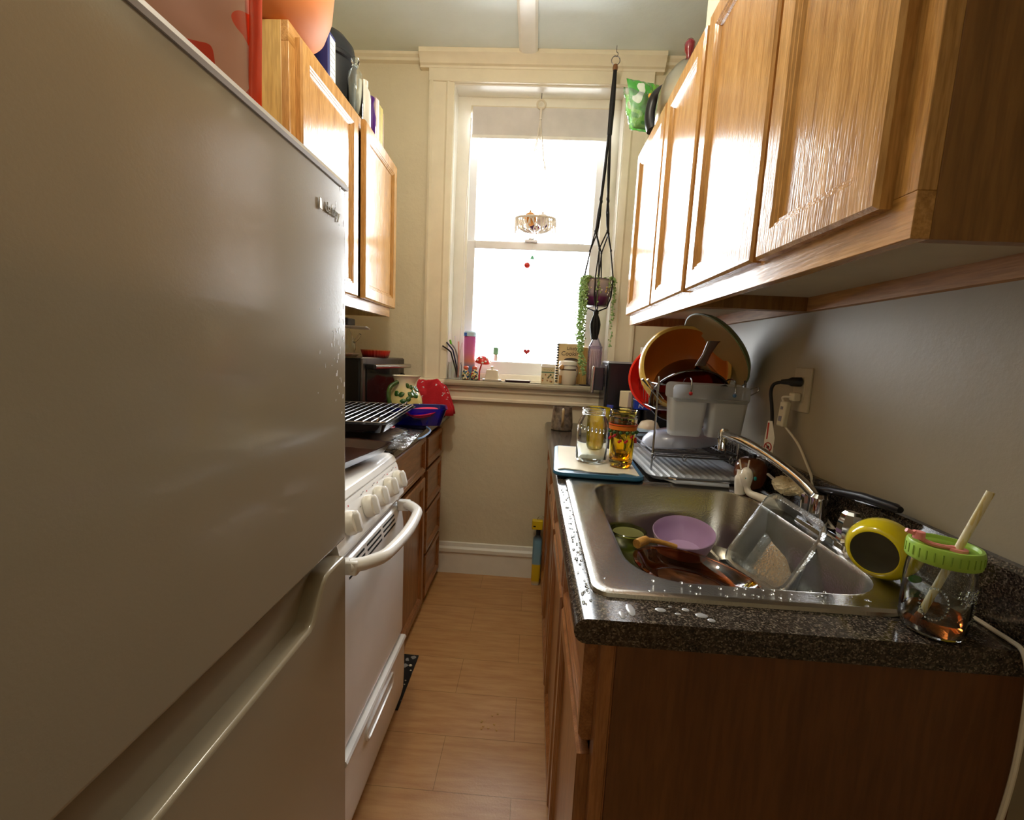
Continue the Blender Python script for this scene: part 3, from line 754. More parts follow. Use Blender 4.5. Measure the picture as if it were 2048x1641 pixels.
# bag of flat breads under the pan
bg = T('bread_bag', 'clear plastic bag of tan flatbreads with a red oval sticker under the roasting pan', 'bag', (-.60, 1.64, .936))
def loaf(u, v):
    x = -.80 + .29 * u; y = 1.47 + .33 * v
    e = (math.sin(PI * min(max(u, .001), .999)) * math.sin(PI * min(max(v, .001), .999))) ** .4
    return (x, y, .940 + .050 * e * (1 - .35 * u) + .004 * mnoise.noise(V((u * 8, v * 8, 0))))
P('flatbreads', MB().grid(22, 22, loaf), plain('bread_tan', '#d0b682', .7, var=.15, nscale=30), bg, solid=.003)
def film(u, v):
    x = -.82 + .40 * u - .03 * v * u; y = 1.45 + .37 * v
    e = (math.sin(PI * min(max(u, .001), .999)) ** .5) * (math.sin(PI * min(max(v, .001), .999)) ** .5)
    return (x, y, .939 + .055 * e * (1 - .75 * max(0, u - .3)) + .006 * e * mnoise.noise(V((u * 12, v * 12, 3))) + .004 * mnoise.noise(V((u * 20, v * 25, 3))) * (u > .6))
P('film', MB().grid(44, 36, film), sheet('clear_film', '#f2f2f2', .12, .10, '#e8e8e8', .12, .5, 60), bg, smooth=70)
zp = smooth_path([(-.445, 1.86, .95), (-.415, 1.80, .944), (-.418, 1.70, .938), (-.43, 1.66, .937)], 6)
P('zip_strip', MB().tube(zp, .004, 6), plain('blue_zip', '#7f9cc4', .3), bg, label='pale blue zip strip')
ov = MB()
ov.add([film(.72 + .045 * math.cos(t), .62 + .10 * math.sin(t)) for t in [2 * PI * k / 24 for k in range(24)]], [tuple(range(24))])
for i, p in enumerate(ov.v): ov.v[i] = p + V((.0, 0, .005))
stk = P('sticker', ov, plain('red_sticker', '#c4261e', .4), bg, solid=.001)
lg = MB()
for k in range(5):
    t = 2 * PI * k / 5; lg.ball(V(film(.72 + .012 * math.cos(t), .62 + .03 * math.sin(t))) + V((0, 0, .0065)), .004, .004, .001, 8, 4)
P('sticker_mark', lg, 'white', stk)

# blue tub with a pink lid in it
bt = T('food_tub', 'translucent blue plastic tub near the edge of the left counter', 'container', (-.50, 1.92, .955))
bm_ = Matrix.Translation((-.498, 1.925, .952)) @ Matrix.Rotation(math.radians(14), 4, 'Z')
P('tub', MB(bm_).loft([rr3(-.095, -.06, .095, .06, .02, 0), rr3(-.118, -.082, .118, .082, .025, .072), rr3(-.124, -.088, .124, .088, .028, .074), rr3(-.124, -.088, .124, .088, .028, .077), rr3(-.115, -.079, .115, .079, .024, .0755), rr3(-.092, -.057, .092, .057, .018, .003)]), sheet('blue_plastic', '#3038b8', .28, .08, '#2a35c8'), bt, smooth=35)
pk = MB(Matrix.Translation((-.475, 1.895, .995)) @ Matrix.Rotation(.12, 4, 'X') @ Matrix.Rotation(-.1, 4, 'Y')).lathe([(0, 0), (.052, 0), (.066, .012), (.072, .014), (.072, .018), (.05, .014), (.048, .010), (0, .009)], (0, 0, 0), 40)
S('pink_lid', pk, plain('pink_plastic', '#d8305e', .3, coat=.2), 'bright pink round plastic lid lying in the blue tub', 'lid', smooth=35)
S('towel_pad', MB().loft([[(x, y, .9355) for x, y in rrect(-.60, 1.88, -.46, 1.99, .02)], [(x, y, .9515) for x, y in rrect(-.595, 1.885, -.465, 1.985, .02)]]), plain('blue_cloth', '#343a6e', .9), 'folded dark blue cloth under the blue plastic tub', 'cloth', bevel=.004)
# ------------------------------------------------------------------ sink and faucet
sk = T('sink', 'stainless steel drop-in sink with one deep bowl in the right worktop', 'sink', (.40, .98, .75))
def rr(x0, y0, x1, y1, r, z, n=8): return [(p, q, z) for p, q in rrect(x0, y0, x1, y1, r, n)]
bx0, by0, bx1, by1 = .188, .712, .612, 1.272
m = MB().loft([rr(.108, .650, .689, 1.306, .03, .9145), rr(.110, .652, .687, 1.304, .029, .920), rr(.118, .660, .680, 1.297, .026, .9225), rr(.128, .67, .672, 1.288, .024, .919),
               rr(bx0 - .012, by0 - .012, bx1 + .012, by1 + .012, .10, .9185), rr(bx0 - .004, by0 - .004, bx1 + .004, by1 + .004, .095, .916), rr(bx0, by0, bx1, by1, .09, .908),
               rr(bx0 + .012, by0 + .012, bx1 - .012, by1 - .012, .085, .79), rr(bx0 + .022, by0 + .022, bx1 - .022, by1 - .022, .08, .762), rr(bx0 + .05, by0 + .05, bx1 - .05, by1 - .05, .06, .751), rr(.36, .95, .44, 1.03, .039, .748)], False, True)
P('basin', m, 'steel_dull', sk, smooth=35)
P('drain', MB().lathe([(0, .749), (.036, .749), (.043, .752), (.044, .750)], (.40, .99, 0), 28), 'steel', sk)
fc = T('faucet', 'chrome faucet with a long swung spout at the back of the sink', 'faucet', (.655, .98, .919))
P('deck_plate', MB().loft([rr(.634, .865, .681, 1.065, .022, .9185), rr(.636, .867, .679, 1.063, .021, .928), rr(.645, .88, .670, 1.05, .012, .934)]), 'chrome', fc, smooth=35)
P('spout_column', MB().lathe([(0, .93), (.021, .93), (.019, .95), (.0175, .985), (.02, .992), (.014, 1.0), (0, 1.0)], (.655, 1.0, 0), 24), 'chrome', fc)
sp = smooth_path([(.655, 1.0, .984), (.640, 1.06, 1.016), (.617, 1.14, 1.045), (.592, 1.225, 1.067), (.57, 1.30, 1.074), (.566, 1.316, 1.073)], 6)
P('spout', MB().tube(sp, [.012] * (len(sp) - 1) + [.011], 14), 'chrome', fc, smooth=60)
P('aerator', MB().lathe([(0, 1.026), (.0125, 1.026), (.0135, 1.032), (.0135, 1.058), (.0115, 1.06), (.0145, 1.063), (.0145, 1.083), (.010, 1.09), (0, 1.091)], (.565, 1.318, 0), 20), 'chrome', fc)
for y in (.898,):
    h = P('handle', MB().lathe([(0, .93), (.021, .93), (.024, .936), (.022, .940), (.024, .947), (.025, .955), (.0235, .973), (.019, .990), (.014, .996), (0, .997)], (.657, y, 0), 9), 'chrome', fc, smooth=20)
h = P('handle', MB().lathe([(0, .93), (.012, .93), (.0125, .95), (.0135, .975), (.015, .985), (.008, .992), (0, .992)], (.657, 1.045, 0), 12), 'chrome', fc, smooth=20)

# ------------------------------------------------------------------ in the sink
def bowl_prof(r0, r1, h, t=.003):
    return [(0, 0), (r0, 0), (r0 + (r1 - r0) * .5, h * .32), (r0 + (r1 - r0) * .86, h * .7), (r1, h), (r1 - t * .6, h + t * .5), (r1 - t, h), (r0 + (r1 - r0) * .86 - t, h * .7), (r0 + (r1 - r0) * .5 - t, h * .34), (r0 - t, t), (0, t)]
S('lilac_bowl', MB(tilt((.425, 1.165, .772), (-.10, -.20, 1))).lathe(bowl_prof(.052, .079, .062), (0, 0, 0), 44), plain('lilac_plastic', '#b79ac0', .35, coat=.15), 'lilac plastic bowl tilted in the sink', 'bowl', smooth=50)
gb = T('glass_bowl', 'small pale green glass bowl of water at the left of the sink', 'bowl', (.285, 1.16, .753))
P('bowl', MB(Matrix.Translation((.285, 1.200, .755))).lathe(bowl_prof(.026, .05, .052, .003), (0, 0, 0), 36), 'green_glass', gb, smooth=50)
P('water', MB().lathe([(0, .800), (.0425, .800), (.0425, .8005), (0, .8005)], (.285, 1.200, 0), 30), plain('cloudy_water', '#b9b878', .05, trans=.6, ior=1.33), gb)
ad = T('casserole_lid', 'brown amber glass dish lying at the front of the sink', 'dish', (.36, .92, .77))
am = tilt((.372, .937, .788), (.13, .05, 1))
P('dish_body', MB(am).lathe([(0, 0), (.085, 0), (.112, .012), (.127, .032), (.135, .034), (.136, .038), (.128, .039), (.118, .026), (.10, .010), (.08, .006), (0, .006)], (0, 0, 0), 56), 'amber', ad, smooth=50)
P('sauce', MB(am).grid(20, 20, lambda u, v: (.075 * v * math.cos(2 * PI * u) * (1 + .12 * math.sin(6 * PI * u)), .075 * v * math.sin(2 * PI * u), .0075 + .001 * mnoise.noise(V((u * 5, v * 5, 1))))), pattern('brown_residue', [(.3, '#1c0f08'), (.55, '#4a2812'), (.8, '#7a4a22')], 30, .25, 'noise', .3, detail=4, const=False), ad)
P('lug', MB(am @ Matrix.Rotation(2.45, 4, 'Z')).loft([[(.125 + p, q, .033) for p, q in rrect(0, -.03, .032, .03, .012)], [(.125 + p, q, .040) for p, q in rrect(0, -.03, .032, .03, .012)]]), 'amber', ad, smooth=35)
S('wooden_spoon', MB().tube(smooth_path([(.262, 1.01, .850), (.29, 1.035, .850), (.33, 1.052, .841), (.37, 1.058, .829)], 5), [.011] * 6 + [.006] * 10, 10), wood('spoon_wood', '#b8823a', '#d29a4c', '#dca95c', 'x', .4, 0), 'golden wooden spoon lying across the rim of the amber dish in the sink', 'spoon')
kn = T('knife', 'black handled knife lying in the sink under the clear box', 'knife', (.53, 1.06, .76))
P('handle', MB().loft([[(.50 + p, 1.03 + q, .772 + p * .25) for p, q in rrect(-.012, -.045, .012, .065, .011)], [(.50 + p, 1.03 + q, .79 + p * .25) for p, q in rrect(-.012, -.045, .012, .065, .011)]]), 'black', kn, bevel=.004)
P('blade', MB().prism([(1.095, .780), (1.19, .776), (1.20, .780), (1.19, .784), (1.095, .786)], 'x', .498, .502), 'steel', kn)
# leaning clear box
BL, BR, TR, TL = V((.492, 1.085, .795)), V((.548, .918, .786)), V((.640, .925, .950)), V((.628, 1.145, .962))
def quad(s, off, r=.16, n=6):
    c = (BL + BR + TR + TL) / 4; nrm = (BR - BL).cross(TL - BL).normalized()
    if nrm.x > 0: nrm = -nrm
    out = []
    for p, q in rrect(0, 0, 1, 1, r, n):
        w_ = BL * (1 - p) * (1 - q) + BR * p * (1 - q) + TR * p * q + TL * (1 - p) * q
        out.append(c + (w_ - c) * s - nrm * off)
    return out
cb = T('food_box', 'clear wet plastic food box leaning in the sink against the faucet', 'container', tuple((BL + BR) / 2))
P('box_body', MB().loft([quad(.80, .048, .14), quad(.90, .004), quad(1.0, .002), quad(1.0, -.003), quad(.97, -.004), quad(.885, -.003), quad(.785, .046, .14)]), sheet('wet_clear_plastic', '#e6eaea', .16, .09, '#dfe4e6', .08, .15, 180), cb, smooth=35)
m = MB(); rnd = random.Random(2)
for k in range(90):
    p, q = rnd.uniform(.12, .9), rnd.uniform(.1, .92)
    c = (BL + BR + TR + TL) / 4; nrm = (BR - BL).cross(TL - BL).normalized(); nrm = -nrm if nrm.x > 0 else nrm
    w_ = BL * (1 - p) * (1 - q) + BR * p * (1 - q) + TR * p * q + TL * (1 - p) * q
    w_ = c + (w_ - c) * .78 - nrm * .043
    r = rnd.uniform(.0008, .0022); m.ball(tuple(w_), r, r, r, 6, 4)
d_ = P('droplets', m, 'glass', cb); d_['kind'] = 'stuff'

# suds and splashes on the worktop
m = MB(); rnd = random.Random(11)
for x, y, rx, ry in ((.205, .625, .010, .007), (.228, .617, .006, .004), (.243, .63, .007, .006), (.262, .618, .011, .008), (.222, .635, .004, .003), (.16, .62, .008, .02), (.145, .605, .006, .012), (.272, .607, .007, .006), (.125, 1.06, .010, .03), (.135, 1.0, .010, .02), (.118, 1.10, .006, .02)):
    m.ball((x, y, .9144), rx * .8, ry * .8, .0012, 14, 6)
S('soap_suds', m, plain('suds', '#d8d8dc', .25, coat=.4, trans=.55), 'white soap suds splashed on the worktop edge in front of the sink', 'suds', kind='stuff')
m = MB()
for k in range(120):
    if k < 80: x, y, z = rnd.uniform(.092, .108), rnd.uniform(.62, 1.2), .9148
    else: x, y, z = rnd.uniform(.12, .55), rnd.uniform(.662, .70), .9222
    r = rnd.uniform(.0012, .003); m.ball((x, y, z), r, r * 1.2, r * .5, 8, 4)
S('water_drops', m, 'glass', 'water drops beaded along the front rim of the sink and worktop', 'water drops', kind='stuff')

# ------------------------------------------------------------------ cutting board, jar, glasses
cb2 = T('cutting_board', 'white cutting board with a blue rim lying across the sink corner', 'cutting board', (.22, 1.49, .923))
bmx = Matrix.Translation((.218, 1.49, .9235)) @ Matrix.Rotation(math.radians(-3), 4, 'Z')
P('rim', MB(bmx).loft([rr(-.132, -.20, .132, .20, .03, 0), rr(-.135, -.203, .135, .203, .032, .004), rr(-.133, -.201, .133, .201, .031, .012), rr(-.122, -.19, .122, .19, .024, .0125), rr(-.122, -.19, .122, .19, .024, .009)], True, True), plain('teal_blue_rubber', '#1f5a7c', .4), cb2, smooth=30)
P('board_face', MB(bmx).prism([(-.121, -.165), (-.10, -.15), (-.05, -.158), (-.03, -.172), (.05, -.172), (.08, -.158), (.10, -.165), (.121, -.18), (.121, .188), (-.121, .188)], 'z', .009, .0135), plain('board_white', '#efe9d8', .18, var=.03), cb2, bevel=.001)
P('grip_slot', MB(bmx).loft([rr(-.075, -.192, .06, -.176, .007, .0126), rr(-.073, -.19, .058, -.178, .006, .0132)]), 'dark', cb2)
BZ = .9375
def jar_prof(r, h, rn, t=.0032):
    return [(0, 0), (r * .82, 0), (r * .95, .004), (r, .014), (r, h * .66), (r * .97, h * .72), (r * .82, h * .82), (rn, h * .87), (rn, h * .89), (rn + .002, h * .9), (rn - .0005, h * .92), (rn + .0015, h * .94), (rn - .0005, h * .96), (rn + .001, h * .985), (rn - .001, h),
            (rn - t, h), (rn - t, h * .87), (r * .82 - t, h * .81), (r - t, h * .70), (r - t, .016), (r * .8, .007), (0, .006)]
mj = T('mason_jar', 'empty clear glass mason jar on the white cutting board', 'jar', (.2, 1.455, BZ))
P('jar_body', MB().lathe([(a, b + BZ) for a, b in jar_prof(.051, .178, .037)], (.203, 1.455, 0), 44), 'glass', mj, smooth=50)
em = MB()
for k in range(7):
    th = -2.5 + k * .25; p = V((.203 + .0515 * math.cos(th), 1.455 + .0515 * math.sin(th), BZ + .12 - .002 * k)); em.ball(tuple(p), .004, .002, .008, 8, 6)
P('embossing', em, 'glass', mj)
def tumbler(c, z0, mat_b, mat_g, parent):
    P('tumbler_body', MB().lathe([(0, z0), (.026, z0), (.034, z0 + .006), (.037, z0 + .02), (.0375, z0 + .05), (.0395, z0 + .10), (.0435, z0 + .155), (.0455, z0 + .162), (.0445, z0 + .165), (.043, z0 + .160), (.0375, z0 + .10), (.0355, z0 + .05), (.034, z0 + .026), (.02, z0 + .018), (0, z0 + .017)], (c[0], c[1], 0), 44), mat_g, parent, smooth=50)
yb = bands('yellow_to_clear_glass', [(0, '#d89a10'), (.15, '#efc21c'), (.45, '#f6e448'), (.62, '#fbe37a'), (.72, '#fff6e0'), (1, '#ffffff')], 0, .165, .0)
yb.node_tree.nodes['Principled BSDF'].inputs['Transmission Weight'].default_value = 1
yb.node_tree.nodes['Principled BSDF'].inputs['Coat Weight'].default_value = 0
tc = (.290, 1.405)
t1 = T('tumbler', 'amber-yellow tumbler painted with red cherries at the front of the cutting board', 'glass', (tc[0], tc[1], BZ))
tumbler(tc, BZ, None, yb, t1)
def ring_band(c, r, z, h): return MB().lathe([(r, z), (r, z + h), (r - .0006, z + h), (r - .0006, z)], (c[0], c[1], 0), 40)
P('orange_band', ring_band(tc, .0435, BZ + .122, .012), plain('orange_paint', '#e07818', .35), t1)
P('orange_band', ring_band(tc, .0445, BZ + .136, .004), plain('orange_paint_thin', '#e05a18', .35), t1)
ch = MB(); lv = MB()
for k in range(7):
    th = -2.9 + k * .46; r = .042; z = BZ + .092 + .010 * math.sin(k * 1.9)
    for q in range(2):
        ch.ball((tc[0] + r * math.cos(th + q * .11), tc[1] + r * math.sin(th + q * .11), z + .004 * q), .0042, .0042, .0045, 10, 6)
    a_ = V((tc[0] + (r + .001) * math.cos(th), tc[1] + (r + .001) * math.sin(th), z + .004)); b_ = V((tc[0] + (r + .0022) * math.cos(th + .08), tc[1] + (r + .0022) * math.sin(th + .08), BZ + .115))
    lv.tube([a_, b_], .0006, 5)
    lv.ball((b_.x, b_.y, b_.z), .006, .004, .005, 8, 5)
P('painted_cherries', ch, plain('cherry_paint', '#c8141c', .35), t1)
P('painted_leaves', lv, plain('leaf_paint', '#2e5a1e', .4), t1)
t2 = T('tumbler', 'plain yellow tumbler nested inside the cherry-painted tumbler', 'glass', (tc[0], tc[1], BZ + .026))
P('tumbler_body', MB().lathe([(0, BZ + .03), (.022, BZ + .03), (.030, BZ + .04), (.033, BZ + .07), (.0345, BZ + .12), (.039, BZ + .176), (.042, BZ + .181), (.041, BZ + .183), (.038, BZ + .178), (.0325, BZ + .12), (.030, BZ + .075), (.018, BZ + .048), (0, BZ + .047)], (tc[0], tc[1], 0), 40), glass('pale_yellow_glass', '#f8eda0'), t2, smooth=50)
t3 = T('tumbler', 'bright yellow tumbler standing behind the empty mason jar', 'glass', (.232, 1.60, BZ))
tumbler((.236, 1.59), BZ, None, sheet('bright_yellow_glass', '#f0dc28', .30, .06, '#f2dc10'), t3)

# ------------------------------------------------------------------ draining tray and two-tier rack
tr = T('draining_tray', 'clear ribbed draining tray under the dish rack, running to the sink edge', 'tray', (.5, 1.57, .915))
tmat = plain('frosted_tray', '#c9ccd0', .18, trans=.35, ior=1.3, coat=.3)
P('tray_body', MB().loft([rr(.375, 1.325, .672, 1.80, .03, .9235), rr(.36, 1.31, .684, 1.815, .035, .936), rr(.357, 1.307, .687, 1.818, .036, .938), rr(.363, 1.313, .681, 1.812, .033, .937), rr(.378, 1.328, .669, 1.797, .028, .926)]), tmat, tr, smooth=30)
m = MB()
for k in range(13): m.prism([(.385 + k * .0225, .926), (.389 + k * .0225, .931), (.393 + k * .0225, .926)], 'y', 1.35, 1.78)
P('ribs', m, tmat, tr, smooth=0)
P('drain_lip', MB().prism([(.40, 1.33), (.43, 1.285), (.58, 1.275), (.60, 1.33)], 'z', .924, .929), tmat, tr, bevel=.002)
P('lip_edge', MB().tube([(.40, 1.33, .931), (.43, 1.285, .938), (.58, 1.276, .938), (.60, 1.33, .931)], .0022, 6), 'wire', tr)

X0, X1, Y0, Y1 = .395, .662, 1.425, 1.775
rk = T('dish_rack', 'two-tier chrome wire dish rack at the back of the sink', 'dish rack', (.53, 1.6, .93))
for x, y in ((X0, Y0), (X1, Y0), (X0, Y1), (X1, Y1)):
    P('post', MB().tube([(x, y, .927), (x, y, 1.218), (x, y + (.006 if y == Y0 else -.006), 1.228)], .0034, 8), 'wire', rk)
def rect(z, x0=X0, x1=X1, y0=Y0, y1=Y1): return [(p, q, z) for p, q in rrect(x0, y0, x1, y1, .015, 4)]
m = MB().tube(rect(.990), .0028, 8, True).tube(rect(.974), .0022, 8, True)
for k in range(14):
    y = Y0 + .02 + k * .0245; m.tube([(X0, y, .990), (X0 + .012, y, .972), (X1 - .012, y, .972), (X1, y, .990)], .0015, 6)
P('lower_tier', m, 'dark_wire', rk)
m = MB().tube([(X1, Y0 + .01, 1.035), (X1, Y1 - .01, 1.035)], .0026, 8)
for k in range(20): y = Y0 + .012 + k * .0172; m.tube([(X1, y, .99), (X1, y, 1.035)], .0014, 6)
P('side_fence', m, 'wire', rk)
m = MB().tube(rect(1.205), .0028, 8, True).tube(rect(1.125), .0022, 8, True)
for k in range(10):
    y = Y0 + .02 + k * .035; m.tube([(X0, y, 1.205), (X0 + .005, y, 1.125), (X1 - .005, y, 1.125), (X1, y, 1.205)], .0015, 6)
P('upper_tier', m, 'wire', rk)
P('hook', MB().tube(smooth_path([(X1, Y0, 1.195), (X1 + .03, Y0 - .01, 1.212), (X1 + .035, Y0 - .012, 1.20), (X1 + .012, Y0 - .006, 1.182), (X1, Y0, 1.18)], 5), .002, 6), 'wire', rk)
for x in (X0 + .002, X0 + .10, X1 - .02):
    P('clip', MB().tube([(x + .006 * math.cos(t), Y0 - .004, .973 + .010 * math.sin(t)) for t in [2 * PI * k / 14 for k in range(14)]], .0018, 6, True), 'wire', rk)

S('oval_dish', MB(Matrix.Translation((.522, 1.565, .9925)) @ Matrix.Rotation(-.10, 4, 'Y') @ Matrix.Diagonal((1.32, .92, 1, 1))).lathe([(.098, 0), (.1, .004), (.093, .026), (.078, .044), (.062, .050), (.058, .0515), (.054, .049), (.05, .0485), (0, .0485), (0, .046), (.055, .046), (.075, .041), (.09, .024), (.096, .003)], (0, 0, 0), 48), plain('grey_blue_plastic', '#aab3ca', .3, coat=.15), 'grey-blue oval dish turned upside down in the lower dish rack', 'dish', smooth=35)
fb = T('storage_box', 'flat glass food box with a pale blue lid behind the dish rack', 'container', (.53, 1.87, .915))
P('box_body', MB().loft([rr(.43, 1.83, .66, 1.93, .02, .9155), rr(.425, 1.825, .668, 1.935, .022, .965), rr(.431, 1.831, .662, 1.929, .02, .965), rr(.436, 1.836, .655, 1.925, .018, .919)]), glass('pale_blue_glass', '#d2e4ec', .05), fb, smooth=35)
P('lid', MB().loft([rr(.421, 1.821, .672, 1.939, .024, .966), rr(.421, 1.821, .672, 1.939, .024, .978), rr(.43, 1.83, .663, 1.93, .02, .985)]), plain('pale_blue_plastic', '#9fc0d8', .3, trans=.2, bmp=.1, bscale=200), fb, smooth=35)

# bowls drying on the top tier
def dry(r0, r1, h, t=.004): return [(0, -h), (r0, -h), (r0 + (r1 - r0) * .62, -h * .62), (r1 * .97, -h * .2), (r1, -.006), (r1 + .003, -.003), (r1 + .003, 0), (r1, .002), (r1 - t, 0), (r1 * .97 - t, -h * .2), (r0 + (r1 - r0) * .60 - t, -h * .6), (r0 - t, -h + t), (0, -h + t)]
S('mixing_bowl', MB(tilt((.478, 1.625, 1.218), (-.22, -.86, .42))).lathe(dry(.06, .132, .10), (0, 0, 0), 52), plain('red_plastic', '#dd2a20', .22, coat=.4), 'red mixing bowl on its side in the dish rack behind the yellow bowl', 'bowl', smooth=50)
ob = T('mixing_bowl', 'large orange mixing bowl with a pale yellow rim in the top of the dish rack', 'bowl', (.513, 1.57, 1.13))
om = tilt((.513, 1.548, 1.262), (-.10, -.90, .30))
P('bowl_body', MB(om).lathe(dry(.07, .140, .085), (0, 0, 0), 56), plain('orange_plastic', '#c9742a', .28, coat=.3), ob, smooth=50)
P('rim', MB(om).lathe([(.1405, -.034), (.150, -.030), (.152, -.004), (.146, .005), (.1375, .003), (.1365, -.004)], (0, 0, 0), 56), plain('pale_yellow_plastic', '#e8c468', .28, coat=.3), ob, smooth=50)
og = T('serving_bowl', 'olive green shallow bowl standing on edge at the wall side of the dish rack', 'bowl', (.60, 1.52, 1.21))
gm = tilt((.592, 1.515, 1.318), (-.80, -.16, -.58))
P('bowl_outside', MB(gm).lathe([(0, -.036), (.09, -.036), (.128, -.022), (.143, -.004), (.144, 0), (.1415, .001), (.126, -.018), (.088, -.032), (0, -.032)], (0, 0, 0), 52), plain('olive_glaze', '#7d8a60', .4), og, smooth=50)
P('bowl_inside', MB(gm).lathe([(0, -.0312), (.087, -.0312), (.125, -.0172), (.1405, .0014), (.1395, .0016), (.124, -.0165), (.0868, -.0306), (0, -.0306)], (0, 0, 0), 52), plain('cream_glaze', '#b9ab82', .4), og, smooth=50, label='cream glazed inside')
ap_ = T('skillet', 'brown amber glass pan lying tilted on the front of the top rack', 'pan', (.51, 1.5, 1.16))
sm_ = tilt((.507, 1.475, 1.165), (.0, -.75, -.66))
P('pan_body', MB(sm_).lathe([(0, -.088), (.080, -.088), (.098, -.076), (.118, -.008), (.123, -.002), (.123, .002), (.119, .003), (.115, -.005), (.094, -.073), (.078, -.083), (0, -.083)], (0, 0, 0), 52), sheet('amber_sheet_glass', '#b87240', .08, .10, '#6a3414'), ap_, smooth=50)
P('pan_rim', MB(sm_).tube([(.1225 * math.cos(t), .1225 * math.sin(t), .003) for t in [2 * PI * k / 60 for k in range(60)]], .0026, 8, True), sheet('dark_amber', '#8a5530', .35, .2, '#3a2014'), ap_)
P('handle', MB().loft([[(.512 + p, 1.415 + q, 1.268) for p, q in rrect(-.016, -.008, .016, .008, .006)], [(.528 + p, 1.412 + q, 1.305) for p, q in rrect(-.013, -.007, .013, .007, .006)], [(.541 + p, 1.408 + q, 1.340) for p, q in rrect(-.017, -.008, .017, .008, .006)], [(.545 + p, 1.408 + q, 1.346) for p, q in rrect(-.019, -.009, .019, .009, .006)]]), sheet('dark_amber_handle', '#9a5a34', .22, .14, '#5a2c18'), ap_, smooth=40)
for k, (dx, lb) in enumerate(((0, 'steel tongs leaning out of the left front corner of the dish rack, nearer the jar'), (.016, 'steel fork leaning out of the left front corner of the dish rack, beside the tongs'))):
    u = T('tongs' if k == 0 else 'fork', lb, 'cutlery', (.40 + dx, 1.415, 1.15))
    mm = frame_m((.4 + dx, 1.418, 1.155), (-.62, -.03, .66), (0, 1, .1))
    P('shaft', MB(mm).loft([[(-.01 + dx, p, q) for p, q in rrect(-.004, -.0012, .004, .0012, .001, 2)], [(.06, p, q) for p, q in rrect(-.005, -.0012, .005, .0012, .001, 2)]]), 'steel', u)
    P('end', MB(mm).loft([[(.058, p, q) for p, q in rrect(-.006, -.002, .006, .002, .0015, 2)], [(.088, p, q) for p, q in rrect(-.007, -.003, .007, .003, .0015, 2)]]), 'dark_wire' if k == 0 else 'steel', u)

# hanging white caddy
hc = T('utensil_caddy', 'milky white plastic twin caddy hooked on the front of the top rack', 'caddy', (.525, 1.39, 1.05))
milk = sheet('milky_plastic', '#ffffff', .78, .05, '#f6f7f8', .25)
for x0, x1, b0, b1 in ((.417, .530, .427, .517), (.533, .648, .540, .636)):
    zt_, zb = 1.214, 1.054
    P('cup', MB().loft([rr(b0, 1.362, b1, 1.408, .014, zb), rr(b0 - .003, 1.358, b1 + .003, 1.412, .016, zb + .012), rr(x0, 1.352, x1, 1.416, .016, zt_ - .045), rr(x0 - .001, 1.350, x1 + .001, 1.417, .016, zt_ - .043), rr(x0 + .003, 1.355, x1 - .003, 1.413, .014, zt_ - .045), rr(b0, 1.361, b1, 1.409, .014, zb + .014)]), milk, hc, smooth=35)
P('back_plate', MB().prism([(p, q) for p, q in rrect(.415, 1.165, .65, 1.216, .014)], 'y', 1.412, 1.4165), milk, hc)
P('front_lip', MB().prism([(p, q) for p, q in rrect(.42, 1.16, .646, 1.212, .014)], 'y', 1.3515, 1.3535), sheet('thin_milky', '#ffffff', .38, .05, '#d4d6da', .25), hc)
for x, h_ in ((.47, '#b02024'), (.598, '#4a6f9c')):
    hk = P('hook', MB().tube(smooth_path([(x, 1.349, 1.188), (x, 1.347, 1.205), (x + .002, 1.36, 1.228), (x + .003, 1.40, 1.232), (x + .003, 1.428, 1.222), (x + .003, 1.432, 1.208)], 5), .0022, 8), 'wire', hc)
    P('hook_tip', MB().ball((x, 1.348, 1.186), .006, .004, .006, 12, 8), plain('hook_tip_' + h_[1:], h_, .4), hk)
su = T('spatula', 'dark grey silicone spoon standing in the white caddy', 'utensil', (.5, 1.385, 1.08))
P('shaft', MB().tube([(.455, 1.39, 1.085), (.553, 1.385, 1.182)], .004, 8), plain('grey_blue_shaft', '#5a6a80', .5), su)
P('head', MB(frame_m((.570, 1.383, 1.196), (.72, 0, .55), (0, -1, 0))).loft([[(p * s, q, r_) for p, q in [(.026 * math.cos(t), .003 * math.sin(t)) for t in [2 * PI * k / 16 for k in range(16)]]] for s, r_ in ((.35, -.013), (.85, -.008), (1, 0), (.85, .008), (.35, .013))]), plain('dark_silicone', '#2c333c', .5), su)
S('bottle_cap', MB().loft([[(.488 + .013 * math.cos(t), 1.37, 1.082 + .013 * math.sin(t)) for t in [2 * PI * k / 20 for k in range(20)]], [(.488 + .013 * math.cos(t), 1.395, 1.082 + .013 * math.sin(t)) for t in [2 * PI * k / 20 for k in range(20)]]]), plain('brown_handle', '#6a4a3e', .5), 'round brown cap seen through the left cup of the white caddy', 'cap', bevel=.003)

